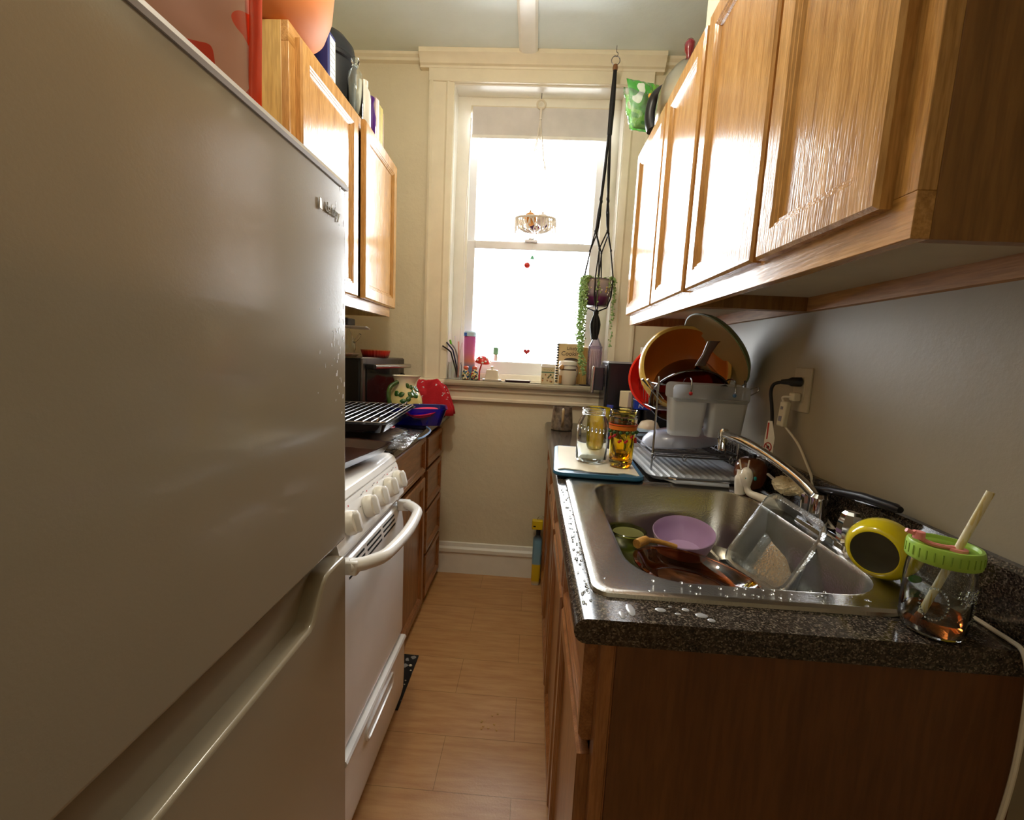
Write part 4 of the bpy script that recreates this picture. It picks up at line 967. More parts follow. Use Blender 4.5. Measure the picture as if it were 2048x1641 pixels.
# ------------------------------------------------------------------ behind the rack
S('storage_crate', MB().loft([rr(.502, 2.0, .685, 2.36, .012, .9145), rr(.502, 2.0, .685, 2.36, .012, 1.055)]), 'black', 'black crate on the worktop behind the dish rack, under the blue carton', 'crate', bevel=.003)
S('storage_crate', MB().loft([rr(.415, 2.02, .495, 2.15, .012, .9145), rr(.415, 2.02, .495, 2.15, .012, 1.055)]), 'black', 'small black crate between the coffee maker and the blue carton', 'crate', bevel=.003)
zb_ = T('bag_carton', 'blue carton of zip bags on the black crate behind the dish rack', 'carton', (.56, 2.05, 1.056))
P('carton', MB().box(.458, 2.012, 1.056, .66, 2.085, 1.146), plain('carton_blue', '#1b3fb4', .4), zb_, bevel=.002)
P('lettering', MB().text('Ziploc', .030, frame_m((.492, 2.0112, 1.100), (0.1, 0, 1), (-1, 0, .1)), .0004), 'white', zb_, label='white lettering turned on its side')
P('print_stripe', MB().box(.528, 2.0113, 1.07, .531, 2.012, 1.128).box(.545, 2.0113, 1.066, .549, 2.012, 1.12).box(.535, 2.0113, 1.072, .5365, 2.012, 1.11).box(.553, 2.0113, 1.098, .655, 2.012, 1.104), plain('pale_print', '#9fb2dc', .5), zb_)
S('paper_carton', MB(Matrix.Translation((.458, 2.085, 1.0565)) @ Matrix.Rotation(.5, 4, 'Z')).box(-.045, -.03, 0, .03, .03, .075), pattern('cream_carton', [(.3, '#d9cfae'), (.75, '#e4dcc2'), (.86, '#4a5a8a')], 26, .7, 'cell', 0), 'cream paper carton turned askew, left of the blue carton', 'carton', bevel=.003)
S('flour_canister', MB().lathe([(0, .9148), (.038, .9148), (.046, .93), (.05, .96), (.046, .99), (.034, 1.012), (.012, 1.02), (0, 1.021)], (.512, 1.975 - .03 + .0, 0), 28), 'cream_ceramic', 'round cream ceramic pot behind the dish rack post', 'pot', smooth=50)
gbt = T('oil_bottle', 'green labelled bottle standing behind the white caddy near the wall', 'bottle', (.635, 1.955, .915))
P('bottle_body', MB().lathe([(0, .9148), (.032, .9148), (.034, .92), (.034, 1.02), (.03, 1.045), (.014, 1.075), (.012, 1.12), (.013, 1.124), (0, 1.125)], (.632, 1.966, 0), 28), glass('bottle_green', '#7a8a5a'), gbt, smooth=50)
P('label_band', MB().lathe([(.0346, .94), (.0346, 1.005), (.0342, 1.005), (.0342, .94)], (.632, 1.966, 0), 28), pattern('green_yellow_label', [(.3, '#5a7a4a'), (.55, '#c8b04a'), (.7, '#3a6a5a')], 40, .5, 'noise', 0), gbt)
P('cap', MB().lathe([(0, 1.122), (.015, 1.122), (.015, 1.145), (0, 1.146)], (.632, 1.966, 0), 20), plain('dark_red_cap', '#4a1a1a', .4), gbt)
pt_ = T('paper_towel', 'white paper towel roll standing behind the dish rack under the wall cabinet', 'paper towel', (.585, 2.27, 1.056))
P('roll', MB().lathe([(.02, 1.06), (.06, 1.06), (.06, 1.34), (.02, 1.34)], (.585, 2.27, 0), 36), 'paper', pt_, smooth=40)
P('holder_post', MB().lathe([(0, 1.056), (.055, 1.056), (.055, 1.0605), (.008, 1.062), (.008, 1.36), (0, 1.365)], (.585, 2.27, 0), 20), 'steel', pt_)

km_ = T('coffee_maker', 'black coffee maker with a silver-edged side lever at the window end of the right worktop', 'coffee maker', (.42, 2.28, .915))
P('body', MB().loft([rr(.355, 2.165, .498, 2.375, .012, .9148), rr(.355, 2.165, .498, 2.375, .012, 1.255)]), plain('blue_black_plastic', '#15161d', .35), km_, bevel=.004)
P('top_cover', MB().loft([rr(.352, 2.162, .50, 2.378, .014, 1.2555), rr(.356, 2.166, .496, 2.374, .012, 1.264)]), plain('grey_lid', '#8c8e96', .3), km_, smooth=35)
P('front_strip', MB().box(.349, 2.19, .93, .3545, 2.36, 1.245), plain('graphite_plastic', '#3a3b42', .25), km_, bevel=.002)
lv_ = P('lever', MB().loft([rr(.296, 2.20, .345, 2.23, .008, 1.120), rr(.296, 2.20, .345, 2.23, .008, 1.232)]), plain('dark_grey_plastic', '#2c2d34', .3), km_, bevel=.003)
P('lever_trim', MB().loft([rr(.281, 2.196, .297, 2.234, .007, 1.105), rr(.285, 2.196, .301, 2.234, .007, 1.236)]), 'steel', lv_, bevel=.002)
P('lever_arm', MB().box(.34, 2.205, 1.15, .356, 2.225, 1.20), plain('arm_black', '#141418', .4), km_)
S('tea_box', MB(Matrix.Translation((.455, 2.085, 1.0565)) @ Matrix.Rotation(0, 4, 'Z')).box(-.12, -.055, -.082, -.055, .045, -.03), wood('cardboard_box', '#8a6038', '#a0764c', '#ac8358', 'x', .8, 0), 'open brown cardboard box between the coffee maker and the yellow tumblers', 'box', bevel=.002)
S('snack_packet', pillow((.352, 2.065, .9155), (1, -.1, 0), (.05, 0, 1), .03, .15, .014, 10, 14, .002, 2), pattern('blue_yellow_print', [(.3, '#2f4fb0'), (.62, '#7f8fd8'), (.75, '#d8c84a')], 14, .25, 'noise', .4), 'small blue and yellow packet standing in front of the coffee maker', 'packet')
mg = T('mug', 'mottled pewter-coloured mug at the far front corner of the right worktop', 'mug', (.152, 2.2, .9145))
P('mug_body', MB().lathe([(0, .9145), (.048, .9145), (.053, .918), (.054, .94), (.050, .985), (.046, 1.026), (.0465, 1.03), (.043, 1.03), (.046, .985), (.049, .94), (.047, .922), (0, .92)], (.152, 2.2, 0), 36), pattern('mottled_pewter', [(.3, '#4a423c'), (.5, '#83776a'), (.7, '#a89b88')], 45, .35, 'noise', .3, detail=4, const=False, metal=.3), mg, smooth=50)
P('handle', MB().tube(smooth_path([(.152, 2.153, 1.02), (.151, 2.125, 1.022), (.150, 2.112, 1.0), (.150, 2.115, .965), (.151, 2.145, .94)], 5), .0065, 8), plain('tan_handle', '#a8926a', .35), mg)

# ------------------------------------------------------------------ by the faucet
sn = T('snail_figure', 'white ceramic snail with two feelers on the sink edge', 'figurine', (.615, 1.22, .919))
body = smooth_path([(.592, 1.235, .990), (.598, 1.228, .982), (.600, 1.222, .955), (.606, 1.215, .932), (.622, 1.195, .927), (.640, 1.165, .925), (.655, 1.135, .923)], 5)
P('body', MB().tube(body, [.008 + .010 * math.sin(PI * min(1, k / 12)) + .005 * max(0, k - 10) / 20 for k in range(len(body))], 12), 'white_ceramic', sn, smooth=70)
P('neck', MB().tube(smooth_path([(.590, 1.238, .988), (.588, 1.236, .96), (.592, 1.236, .922)], 5), [.010] * 4 + [.014] * 7, 12), 'white_ceramic', sn, smooth=70)
for x, dx in ((.586, -.005), (.604, .004)):
    P('feeler', MB().tube([(x, 1.232, .992), (x + dx, 1.236, 1.018)], .0022, 8), 'white_ceramic', sn)
for x in (.594, .617):
    P('eye', MB().ball((x, 1.212, .972), .0045, .0025, .006, 12, 8), plain('teal_glaze', '#1f8a84', .2), sn)
bj = T('brown_pot', 'round brown glazed pot behind the white snail', 'pot', (.645, 1.29, .923))
P('pot_body', MB().lathe([(0, .9235), (.030, .9235), (.040, .94), (.045, .965), (.043, .99), (.033, 1.008), (.018, 1.014), (0, 1.015)], (.643, 1.292, 0), 32), plain('brown_glaze', '#6a3c22', .15, coat=.6), bj, smooth=60)
P('stopper', MB().lathe([(0, 1.013), (.010, 1.013), (.011, 1.024), (0, 1.026)], (.643, 1.292, 0), 16), 'black', bj)
br_ = T('dish_brush', 'long black handled brush with fluffy cream heads lying along the splashback', 'brush', (.668, 1.0, .98))
def fluff(c, rx, ry, rz, seed):
    m = MB(); m.ball(c, rx, ry, rz, 28, 18)
    for i, p in enumerate(m.v):
        d = (p - V(c)); m.v[i] = V(c) + d * (1 + .16 * mnoise.noise(p * 170 + V((seed, 0, 0))) + .1 * mnoise.noise(p * 420))
    return m
fm_ = plain('cream_fluff', '#ded2b0', .9, bmp=.5, bscale=160)
P('head', fluff((.660, 1.145, .975), .024, .045, .022, 1), fm_, br_, smooth=0)
P('head', fluff((.660, 1.075, .990), .022, .034, .020, 5), fm_, br_, smooth=0)
P('handle', MB().tube([(.664, 1.055, .996), (.668, .99, 1.012), (.674, .90, 1.026), (.678, .825, 1.030), (.678, .815, 1.03)], [.007, .0085, .0095, .009, .006], 12), 'black', br_, smooth=60)
P('connector', MB().tube([(.660, 1.19, .975), (.664, 1.24, .98)], .004, 8), 'white', br_)

ln = T('lemon_holder', 'yellow lemon-shaped ceramic holder with a round opening beside the glass jar', 'holder', (.622, .77, .92))
lmx = tilt((.622, .772, .973), (-.80, -.58, .0))
P('shell', MB(lmx).lathe([(0, -.056), (.008, -.055), (.012, -.051), (.03, -.043), (.045, -.026), (.0525, -.004), (.051, .014), (.043, .030), (.036, .0375), (.0345, .0372), (.0345, .036), (.041, .028), (.0485, .012), (.05, -.004), (.042, -.024), (.028, -.04), (0, -.048)], (0, 0, 0), 44), plain('lemon_glaze', '#d8c416', .16, coat=.6), ln, smooth=60)
P('lining', MB(lmx).lathe([(0, -.0475), (.0278, -.0395), (.0415, -.0238), (.0494, -.004), (.048, .0118), (.0405, .0276), (.0402, .0272), (.0475, .0115), (.0488, -.004), (.041, -.0232), (.0272, -.039), (0, -.0468)], (0, 0, 0), 44), plain('grey_glaze', '#8d8880', .3), ln, smooth=60)
P('painted_leaf', MB().ball((.640, .728, .936), .016, .006, .010, 14, 8), plain('green_glaze_leaf', '#2e7a26', .25, coat=.4), ln)

# jar with green lid and straw
jc = (.586, .624); JK = .78
sj = T('drinking_jar', 'glass mason jar with a green screw lid, near the right front corner of the worktop', 'jar', (jc[0], jc[1], .9145))
P('jar_body', MB().lathe([(a * JK, b + .9146) for a, b in [(0, 0), (.036, 0), (.044, .004), (.0485, .014), (.049, .03), (.049, .082), (.0475, .096), (.043, .107), (.0415, .112), (.0415, .124), (.039, .124), (.039, .112), (.0405, .106), (.045, .095), (.0465, .082), (.0465, .016), (.040, .007), (0, .006)]], (jc[0], jc[1], 0), 48), 'glass', sj, smooth=50)
P('drink', MB().lathe([(a * JK, b) for a, b in [(0, .9212), (.0395, .9216), (.0455, .9305), (.0462, .9405), (0, .9405)]], (jc[0], jc[1], 0), 44), glass('brown_drink', '#c0642a', 0, 1.33), sj, smooth=50)
sq = Matrix.Translation((jc[0] - .0, jc[1], 0))
em = MB()
for k in range(26):
    t = 2 * PI * k / 26; th = -2.35 + .38 * math.cos(t); em.ball((jc[0] + .0492 * JK * math.cos(th), jc[1] + .0492 * JK * math.sin(th), .968 + .022 * math.sin(t)), .0016, .0016, .002, 6, 4)
for k in range(24):
    th = -1.75 + .045 * k; em.ball((jc[0] + .0492 * JK * math.cos(th), jc[1] + .0492 * JK * math.sin(th), .985 + .007 * math.sin(k * 1.6)), .0016, .0016, .003, 6, 4)
for k in range(7): 
    th = -1.35 + .0 * k; em.ball((jc[0] + .0492 * JK * math.cos(-.85), jc[1] + .0492 * JK * math.sin(-.85), .945 + .006 * k), .0014, .0014, .003, 6, 4)
P('embossing', em, 'glass', sj, label='raised glass scrollwork and oval')
lid = plain('lime_green_plastic', '#9cc44c', .35)
lp = [(a * JK, b) for a, b in [(.0415, 1.0205), (.0515, 1.0205), (.0525, 1.022), (.0525, 1.041), (.0505, 1.0445), (.046, 1.0445), (.044, 1.040), (0, 1.040), (0, 1.037), (.042, 1.037), (.0445, 1.0355)]]
P('screw_lid', MB().lathe(lp, (jc[0], jc[1], 0), 52), lid, sj, smooth=35)
m = MB()
for k in range(30):
    th = 2 * PI * k / 30; m.tube([(jc[0] + .0524 * JK * math.cos(th), jc[1] + .0524 * JK * math.sin(th), 1.026), (jc[0] + .0524 * JK * math.cos(th), jc[1] + .0524 * JK * math.sin(th), 1.039)], .0009, 5)
P('lid_ribs', m, plain('lime_green_dark', '#7ea238', .4), sj)
pkm = plain('coral_pink_rubber', '#e8918c', .4)
P('straw_plug', MB().tube(smooth_path([(jc[0] - .040, jc[1] + .006, 1.058), (jc[0] - .034, jc[1] + .004, 1.050), (jc[0] - .02, jc[1] - .006, 1.044), (jc[0] + .004, jc[1] - .012, 1.0425)], 6), .0032, 8).lathe([(0, 1.048), (.007, 1.048), (.0065, 1.058), (0, 1.059)], (jc[0] - .033, jc[1] + .004, 0), 16).lathe([(0, 1.040), (.011, 1.040), (.0105, 1.0435), (0, 1.0435)], (jc[0] + .006, jc[1] - .013, 0), 20).tube([(jc[0] - .038, jc[1] + .006, 1.054), (jc[0] - .048, jc[1] + .008, 1.058)], .003, 8), pkm, sj, label='coral pink rubber plug and strap')
st0 = V((jc[0] - .022, jc[1] - .002, .926)); st1 = V((jc[0] + .006, jc[1] - .013, 1.043)); d_ = (st1 - st0).normalized()
S('drinking_straw', MB().tube([st0, st1, st1 + d_ * .087], .0046, 14), pattern('striped_straw', [(.0, '#d9c98c'), (.45, '#e2d9b8'), (.6, '#cdb35c')], 24, .4, 'noise', 0, (6, 6, .6)), 'fat cream and yellow striped straw in the green-lidded jar', 'straw')

# outlet, plugs, cords
ol = T('wall_outlet', 'ivory wall outlet on the right wall above the splashback', 'outlet', (RX, 1.207, 1.163))
P('cover_plate', MB().loft([[(RX - d, 1.207 + p * s, 1.22 + q * s) for p, q in rrect(-.037, -.058, .037, .058, .004, 3)] for d, s in ((.0005, 1), (.004, 1), (.006, .96))]), 'shaded_ivory', ol, smooth=30)
P('socket_face', MB().box(RX - .0075, 1.190, 1.186, RX - .005, 1.224, 1.254), 'shaded_ivory', ol, bevel=.001)
bp = T('power_cord', 'black plug in the top socket with a thick black cord hanging to a warning tag', 'cord', (.68, 1.22, 1.10))
P('plug', MB().tube([(RX - .0085, 1.207, 1.240), (RX - .03, 1.212, 1.240), (RX - .036, 1.216, 1.2395), (RX - .05, 1.224, 1.238)], [.013, .012, .008, .006], 12), 'black', bp, smooth=40)
P('cable', MB().tube(smooth_path([(RX - .048, 1.223, 1.238), (RX - .062, 1.235, 1.230), (RX - .062, 1.246, 1.208), (RX - .055, 1.246, 1.17), (RX - .052, 1.242, 1.135), (RX - .050, 1.24, 1.09), (RX - .046, 1.238, 1.055), (RX - .04, 1.30, 1.03)], 6), .0044, 10), 'black_cord', bp)
tg = T('warning_tag', 'white cord tag printed with a red no-symbol hanging from the black cord', 'tag', (.655, 1.235, 1.04))
tgx = frame_m((.652, 1.232, 1.085), (.35, -.93, .1), (.05, .1, 1))
P('tag_sheet', MB(tgx).prism([(-.010, .045), (.004, .045), (.016, .0), (.014, -.045), (-.016, -.048), (-.016, -.01)], 'z', -.0004, .0004), 'paper', tg)
P('red_ring', MB(tgx).tube([(-.002 + .011 * math.cos(t), -.027 + .012 * math.sin(t), .001) for t in [2 * PI * k / 28 for k in range(28)]], .0015, 6, True).tube([(-.009, -.019, .0012), (.005, -.035, .0012)], .0013, 6), plain('tag_red', '#b8342a', .6), tg)
P('black_mark', MB(tgx).lathe([(0, .0005), (.0045, .0005), (.0045, .0011), (0, .0011)], (-.002, -.027, 0), 14), 'black', tg)
P('red_stripe', MB(tgx).prism([(-.009, .040), (-.004, .040), (-.006, -.004), (-.010, -.006)], 'z', .0005, .0009), plain('tag_red_stripe', '#b8342a', .6), tg)
gf = T('power_cord', 'white cord with an inline box plugged into the lower socket, running along the splashback', 'cord', (.69, 1.2, 1.05))
P('plug', MB().box(RX - .03, 1.196, 1.190, RX - .0085, 1.218, 1.212), 'ivory', gf, bevel=.004)
P('inline_box', MB(frame_m((RX - .034, 1.222, 1.152), (.1, -.95, .0), (.06, .15, 1))).box(-.013, -.034, -.008, .013, .034, .008), 'ivory', gf, bevel=.004)
P('button', MB(frame_m((RX - .034, 1.222, 1.152), (.1, -.95, .0), (.06, .15, 1))).box(-.004, .012, .007, .004, .020, .0095).box(-.006, -.02, .007, .006, -.006, .009), plain('button_grey', '#8a8796', .4), gf)
wire_pts = smooth_path([(RX - .028, 1.207, 1.20), (RX - .04, 1.225, 1.198), (RX - .036, 1.226, 1.185)], 5)
P('cable', MB().tube(wire_pts, .0028, 8).tube(smooth_path([(RX - .030, 1.216, 1.120), (RX - .014, 1.175, 1.08), (RX - .009, 1.13, 1.03), (RX - .016, 1.10, 1.012), (RX - .026, 1.07, .985), (RX - .032, 1.02, .95), (RX - .034, .95, .922)], 6), .0032, 8), 'cord_white', gf)
P('cable', MB().tube(smooth_path([(RX - .033, .95, .922), (RX - .03, .84, .919), (RX - .033, .74, .918), (RX - .03, .66, .918), (RX - .032, .625, .918), (RX - .034, .605, .9185), (RX - .036, .585, .914), (RX - .042, .568, .88), (RX - .046, .56, .80), (RX - .056, .555, .70), (RX - .075, .56, .50), (RX - .09, .56, .20), (RX - .11, .56, .006), (RX - .16, .53, .005)], 6), .0034, 8), 'cord_white', gf)
# ------------------------------------------------------------------ window sill
SZ = 1.1245
sj2 = T('straw_jar', 'clear glass jar full of straws at the left end of the window sill', 'jar', (-.436, 2.44, SZ))
P('jar_body', MB().lathe([(0, SZ), (.036, SZ), (.0385, SZ + .004), (.0385, SZ + .07), (.035, SZ + .085), (.036, SZ + .092), (.033, SZ + .092), (.032, SZ + .085), (.0355, SZ + .07), (.0355, SZ + .008), (0, SZ + .007)], (-.436, 2.44, 0), 32), 'glass', sj2, smooth=50)
straws = [('black', 'matte black bent metal straw in the sill jar, lowest of the two dark ones', [(-.418, 2.435, SZ + .012), (-.452, 2.43, SZ + .125), (-.462, 2.425, SZ + .15), (-.502, 2.41, SZ + .178)], '#141414'),
          ('navy', 'dark blue bent metal straw in the sill jar, beside the black one', [(-.412, 2.44, SZ + .012), (-.444, 2.435, SZ + .14), (-.452, 2.432, SZ + .162), (-.482, 2.42, SZ + .198)], '#1d1f4a'),
          ('steel', 'steel bent straw with a green brush tip in the sill jar', [(-.425, 2.45, SZ + .012), (-.42, 2.445, SZ + .10), (-.436, 2.44, SZ + .16), (-.459, 2.43, SZ + .192)], '#8c8a88'),
          ('clear', 'tall pale straw standing highest in the sill jar', [(-.428, 2.455, SZ + .012), (-.433, 2.45, SZ + .12), (-.440, 2.445, SZ + .235)], '#e6e2e6'),
          ('pink', 'pink straw standing upright in the sill jar', [(-.415, 2.43, SZ + .012), (-.414, 2.435, SZ + .1), (-.419, 2.435, SZ + .205)], '#e3a79a'),
          ('white', 'white straw with a pink tip in the sill jar, nearest the tumbler', [(-.44, 2.45, SZ + .012), (-.418, 2.45, SZ + .11), (-.402, 2.45, SZ + .20)], '#e2d4d8')]
for n, lb, pts, c in straws:
    o = T('drinking_straw', lb, 'straw', pts[0], 'straws in the jar on the window sill')
    P('tube', MB().tube(smooth_path(pts, 5), .0042, 8), plain('straw_' + n, c, .3), o)
    if n == 'steel': P('brush_tip', MB().tube([(-.459, 2.43, SZ + .190), (-.464, 2.427, SZ + .212)], [.006, .005], 10), plain('lime_bristle', '#6cc22c', .6), o)
tu = T('travel_tumbler', 'tall pink to blue ombre travel tumbler behind the painted shakers on the sill', 'tumbler', (-.363, 2.49, SZ))
P('tumbler_body', MB().lathe([(0, SZ), (.026, SZ), (.028, SZ + .003), (.0345, SZ + .235), (.033, SZ + .238), (0, SZ + .238)], (-.363, 2.49, 0), 36), bands('ombre', [(0, '#4f8fb0'), (.28, '#5f86b4'), (.42, '#d78a72'), (.62, '#c8709e'), (1, '#b8489a')], 0, .238, .3), tu, smooth=50)
P('lid', MB().lathe([(0, SZ + .237), (.0365, SZ + .237), (.037, SZ + .258), (.030, SZ + .266), (0, SZ + .267)], (-.363, 2.49, 0), 36), plain('pale_blue_lid', '#bcd8ee', .25), tu, smooth=40)
P('lid_tab', MB().box(-.392, 2.452, SZ + .238, -.378, 2.462, SZ + .256), plain('blue_tab', '#2f62c8', .35), tu, bevel=.002)
shp = [(0, 0), (.018, 0), (.0215, .006), (.022, .024), (.019, .042), (.0125, .056), (.0125, .062), (0, .063)]
sh_m = pattern('painted_folk_pattern', [(0, '#2f6a5c'), (.22, '#d8c26a'), (.40, '#1d1a18'), (.52, '#c8452e'), (.66, '#2d4f96'), (.80, '#e0d6b4')], 130, .25, 'cell', .5)
sx = T('shaker', 'small painted shaker with a red cap on the sill, nearer the straw jar', 'shaker', (-.371, 2.423, SZ), 'painted shakers on the window sill')
P('shaker_body', MB().lathe([(r, z + SZ) for r, z in shp], (-.371, 2.423, 0), 28), sh_m, sx, smooth=60)
P('cap', MB().lathe([(.0128, SZ + .060), (.0145, SZ + .064), (.013, SZ + .072), (.006, SZ + .076), (0, SZ + .0765)], (-.371, 2.423, 0), 24), plain('coral_cap', '#d8654a', .25, coat=.4), sx, smooth=60)
copy_thing(sx, (-.324, 2.426, SZ), 'small painted shaker with a red cap on the sill, nearer the butter dish', 1.1)
ms = T('mushroom', 'red toadstool ornament with white dots behind the painted shakers', 'ornament', (-.302, 2.46, SZ))
P('stem', MB().tube([(-.303, 2.462, SZ), (-.301, 2.46, SZ + .05), (-.289, 2.458, SZ + .095)], [.006, .0042, .004], 10), plain('red_stem', '#c03028', .35), ms)
mc_ = V((-.286, 2.458, SZ + .093)); mxx = tilt(mc_, (.12, -.15, 1))
P('cap', MB(mxx).lathe([(0, .004), (.036, 0), (.041, .003), (.038, .020), (.026, .035), (.010, .042), (0, .043)], (0, 0, 0), 32), plain('toadstool_red', '#d42a24', .25, coat=.5), ms, smooth=60)
dm = MB(mxx)
for k in range(9):
    t = -PI * .95 + k * .42; r, z = ((.0370, .016), (.0275, .031), (.039, .009))[k % 3]; dm.ball((r * math.cos(t), r * math.sin(t), z + .002), .0068, .0068, .0055, 10, 6)
P('dots', dm, 'white_ceramic', ms)
bu = T('butter_dish', 'cream butter dish with a lid and knob in the middle left of the sill', 'butter dish', (-.228, 2.43, SZ))
P('plate', MB().loft([rr(-.272, 2.402, -.182, 2.452, .008, SZ), rr(-.281, 2.396, -.173, 2.458, .01, SZ + .010), rr(-.278, 2.399, -.176, 2.455, .009, SZ + .011), rr(-.27, 2.404, -.184, 2.45, .007, SZ + .006)]), 'white_ceramic', bu, smooth=35)
P('lid', MB().loft([rr(-.267, 2.406, -.187, 2.448, .008, SZ + .007), rr(-.258, 2.412, -.196, 2.442, .007, SZ + .058), rr(-.254, 2.415, -.20, 2.439, .006, SZ + .061)]), 'cream_ceramic', bu, smooth=35)
P('knob', MB().lathe([(0, SZ + .06), (.006, SZ + .06), (.006, SZ + .066), (.010, SZ + .072), (.009, SZ + .08), (0, SZ + .082)], (-.227, 2.427, 0), 20), 'white_ceramic', bu, smooth=60)
tl = T('trinket_tray', 'small dark brown tray with a pale top lying on the middle of the sill', 'tray', (-.085, 2.43, SZ))
P('tray', MB().loft([rr(-.15, 2.408, -.022, 2.452, .006, SZ), rr(-.158, 2.402, -.014, 2.458, .008, SZ + .010)]), plain('brown_tray', '#4a3038', .4), tl, bevel=.001)
P('inlay', MB().loft([rr(-.15, 2.408, -.022, 2.452, .006, SZ + .0102), rr(-.15, 2.408, -.022, 2.452, .006, SZ + .0125)]), 'white', tl)
ca = T('tea_carton', 'small cream tin printed with flowers on the sill, left of the canister', 'tin', (.075, 2.43, SZ))
P('tin', MB().loft([rr(.040, 2.408, .111, 2.455, .005, SZ), rr(.040, 2.408, .111, 2.455, .005, SZ + .092)]), plain('cream_tin', '#dccfa8', .35), ca, smooth=30)
P('lid', MB().loft([rr(.038, 2.406, .113, 2.457, .006, SZ + .088), rr(.041, 2.409, .110, 2.454, .006, SZ + .107)]), 'white', ca, smooth=30, bevel=.002)
P('green_band', MB().box(.0405, 2.4070, SZ + .060, .1105, 2.4078, SZ + .066), plain('sage_print', '#6a8a74', .5), ca)
fl = MB(); rnd = random.Random(5)
for k in range(12): 
    x, z = .048 + .055 * rnd.random(), SZ + .008 + .044 * rnd.random(); fl.ball((x, 2.4073, z), .004, .0007, .0055, 8, 4)
P('flower_print', fl, pattern('flower_print', [(.3, '#4a5a3c'), (.5, '#c88a5a'), (.75, '#7a6a4a')], 60, .5, 'cell', 0), ca)
P('script_print', MB().tube([(.05 + .0035 * k, 2.4073, SZ + .076 + .004 * math.sin(k * 1.9)) for k in range(15)], .0007, 4), plain('brown_ink', '#7a6848', .6), ca)
cn = T('canister', 'cream ceramic canister with a wire clamp lid and wooden balls on the sill', 'canister', (.183, 2.44, SZ))
P('canister_body', MB().lathe([(0, SZ), (.045, SZ), (.048, SZ + .004), (.049, SZ + .07), (.047, SZ + .078), (0, SZ + .078)], (.183, 2.445, 0), 40), 'cream_ceramic', cn, smooth=50)
P('seal', MB().lathe([(0, SZ + .078), (.0455, SZ + .078), (.0455, SZ + .086), (0, SZ + .086)], (.183, 2.445, 0), 36), plain('brown_seal', '#6a5a4c', .6), cn)
P('lid', MB().lathe([(0, SZ + .086), (.048, SZ + .086), (.0495, SZ + .092), (.047, SZ + .104), (.050, SZ + .11), (.047, SZ + .126), (.02, SZ + .131), (0, SZ + .131)], (.183, 2.445, 0), 40), 'white_ceramic', cn, smooth=45)
P('clamp_wire', MB().tube(smooth_path([(.136, 2.43, SZ + .05), (.130, 2.425, SZ + .08), (.139, 2.42, SZ + .10), (.16, 2.40, SZ + .104), (.205, 2.402, SZ + .104), (.232, 2.43, SZ + .10), (.237, 2.44, SZ + .07), (.232, 2.44, SZ + .045)], 5), .002, 6), 'wire', cn)
P('wooden_ball', MB().ball((.147, 2.402, SZ + .095), .013, .012, .013, 16, 10), 'oak_y', cn)
P('wooden_toggle', MB().tube([(.143, 2.405, SZ + .008), (.143, 2.402, SZ + .05)], .0075, 12), 'oak_y', cn)
cbk = T('cook_book', 'brown comb-bound recipe book with black lettering standing behind the canister', 'book', (.20, 2.52, SZ))
bkx = Matrix.Translation((.195, 2.525, SZ)) @ Matrix.Rotation(math.radians(-6), 4, 'X')
P('cover', MB(bkx).box(-.068, -.006, 0, .070, .006, .225), plain('kraft_cover', '#bfa377', .7), cbk, bevel=.001)
m = MB(bkx)
for k in range(15): m.box(-.074, -.008, .008 + k * .0146, -.060, .008, .016 + k * .0146)
P('comb_binding', m, 'black', cbk)
P('lettering', MB().text('Likely', .026, bkx @ frame_m((.012, -.0068, .198), (1, 0, 0), (0, 0, 1)), .0004, shear=.15).text('Cooking', .034, bkx @ frame_m((.010, -.0068, .168), (1, 0, 0), (0, 0, 1)), .0004, shear=.1), plain('black_ink', '#2a2420', .7), cbk, label='black handwritten style lettering')
P('pan_drawing', MB(bkx).prism([(-.03 + .04 * (1 + math.cos(t)), .132 + .014 * math.sin(t)) for t in [PI * k / 14 for k in range(15)]], 'y', -.0068, -.0062).prism([(-.018, .112), (.04, .112), (.043, .128), (-.021, .128)], 'y', -.0068, -.0062).prism([(-.030, .1285), (.053, .1285), (.053, .1305), (-.03, .1305)], 'y', -.0068, -.0062), plain('drawing_ink', '#3a322c', .7), cbk)
S('wood_board', MB(Matrix.Translation((.272, 2.515, SZ + .001)) @ Matrix.Rotation(math.radians(-4), 4, 'X')).loft([[(p, -.007, q) for p, q in rrect(-.028, 0, .028, .205, .01)], [(p, .007, q) for p, q in rrect(-.028, 0, .028, .205, .01)]]), wood('bamboo_board', '#a8803c', '#c09a52', '#cfaa62', 'z', .5, 0), 'narrow wooden board standing between the recipe book and the clear bottle', 'board', bevel=.002)
cbm = sheet('clear_lilac_plastic', '#f0e8f2', .16, .10, '#d8cce0', .1)
cb3 = T('clear_bottle', 'tall clear plastic bottle under the black plant hanger at the right of the sill', 'bottle', (.325, 2.45, SZ))
P('bottle_body', MB().lathe([(0, SZ + .004), (.034, SZ + .004), (.037, SZ + .01), (.037, SZ + .20), (.034, SZ + .21), (.0345, SZ + .215), (.031, SZ + .225), (.016, SZ + .255), (.012, SZ + .262), (.012, SZ + .285), (0, SZ + .286)], (.325, 2.46, 0), 32), cbm, cb3, smooth=50)
m = MB()
for k in range(12):
    t = 2 * PI * k / 12; m.tube([(.325 + .037 * math.cos(t), 2.46 + .037 * math.sin(t), SZ + .02), (.325 + .037 * math.cos(t), 2.46 + .037 * math.sin(t), SZ + .19)], .0016, 5)
P('ribs', m, cbm, cb3)
P('collar', MB().lathe([(.035, SZ + .202), (.0385, SZ + .204), (.0385, SZ + .214), (.035, SZ + .216)], (.325, 2.46, 0), 32), cbm, cb3)
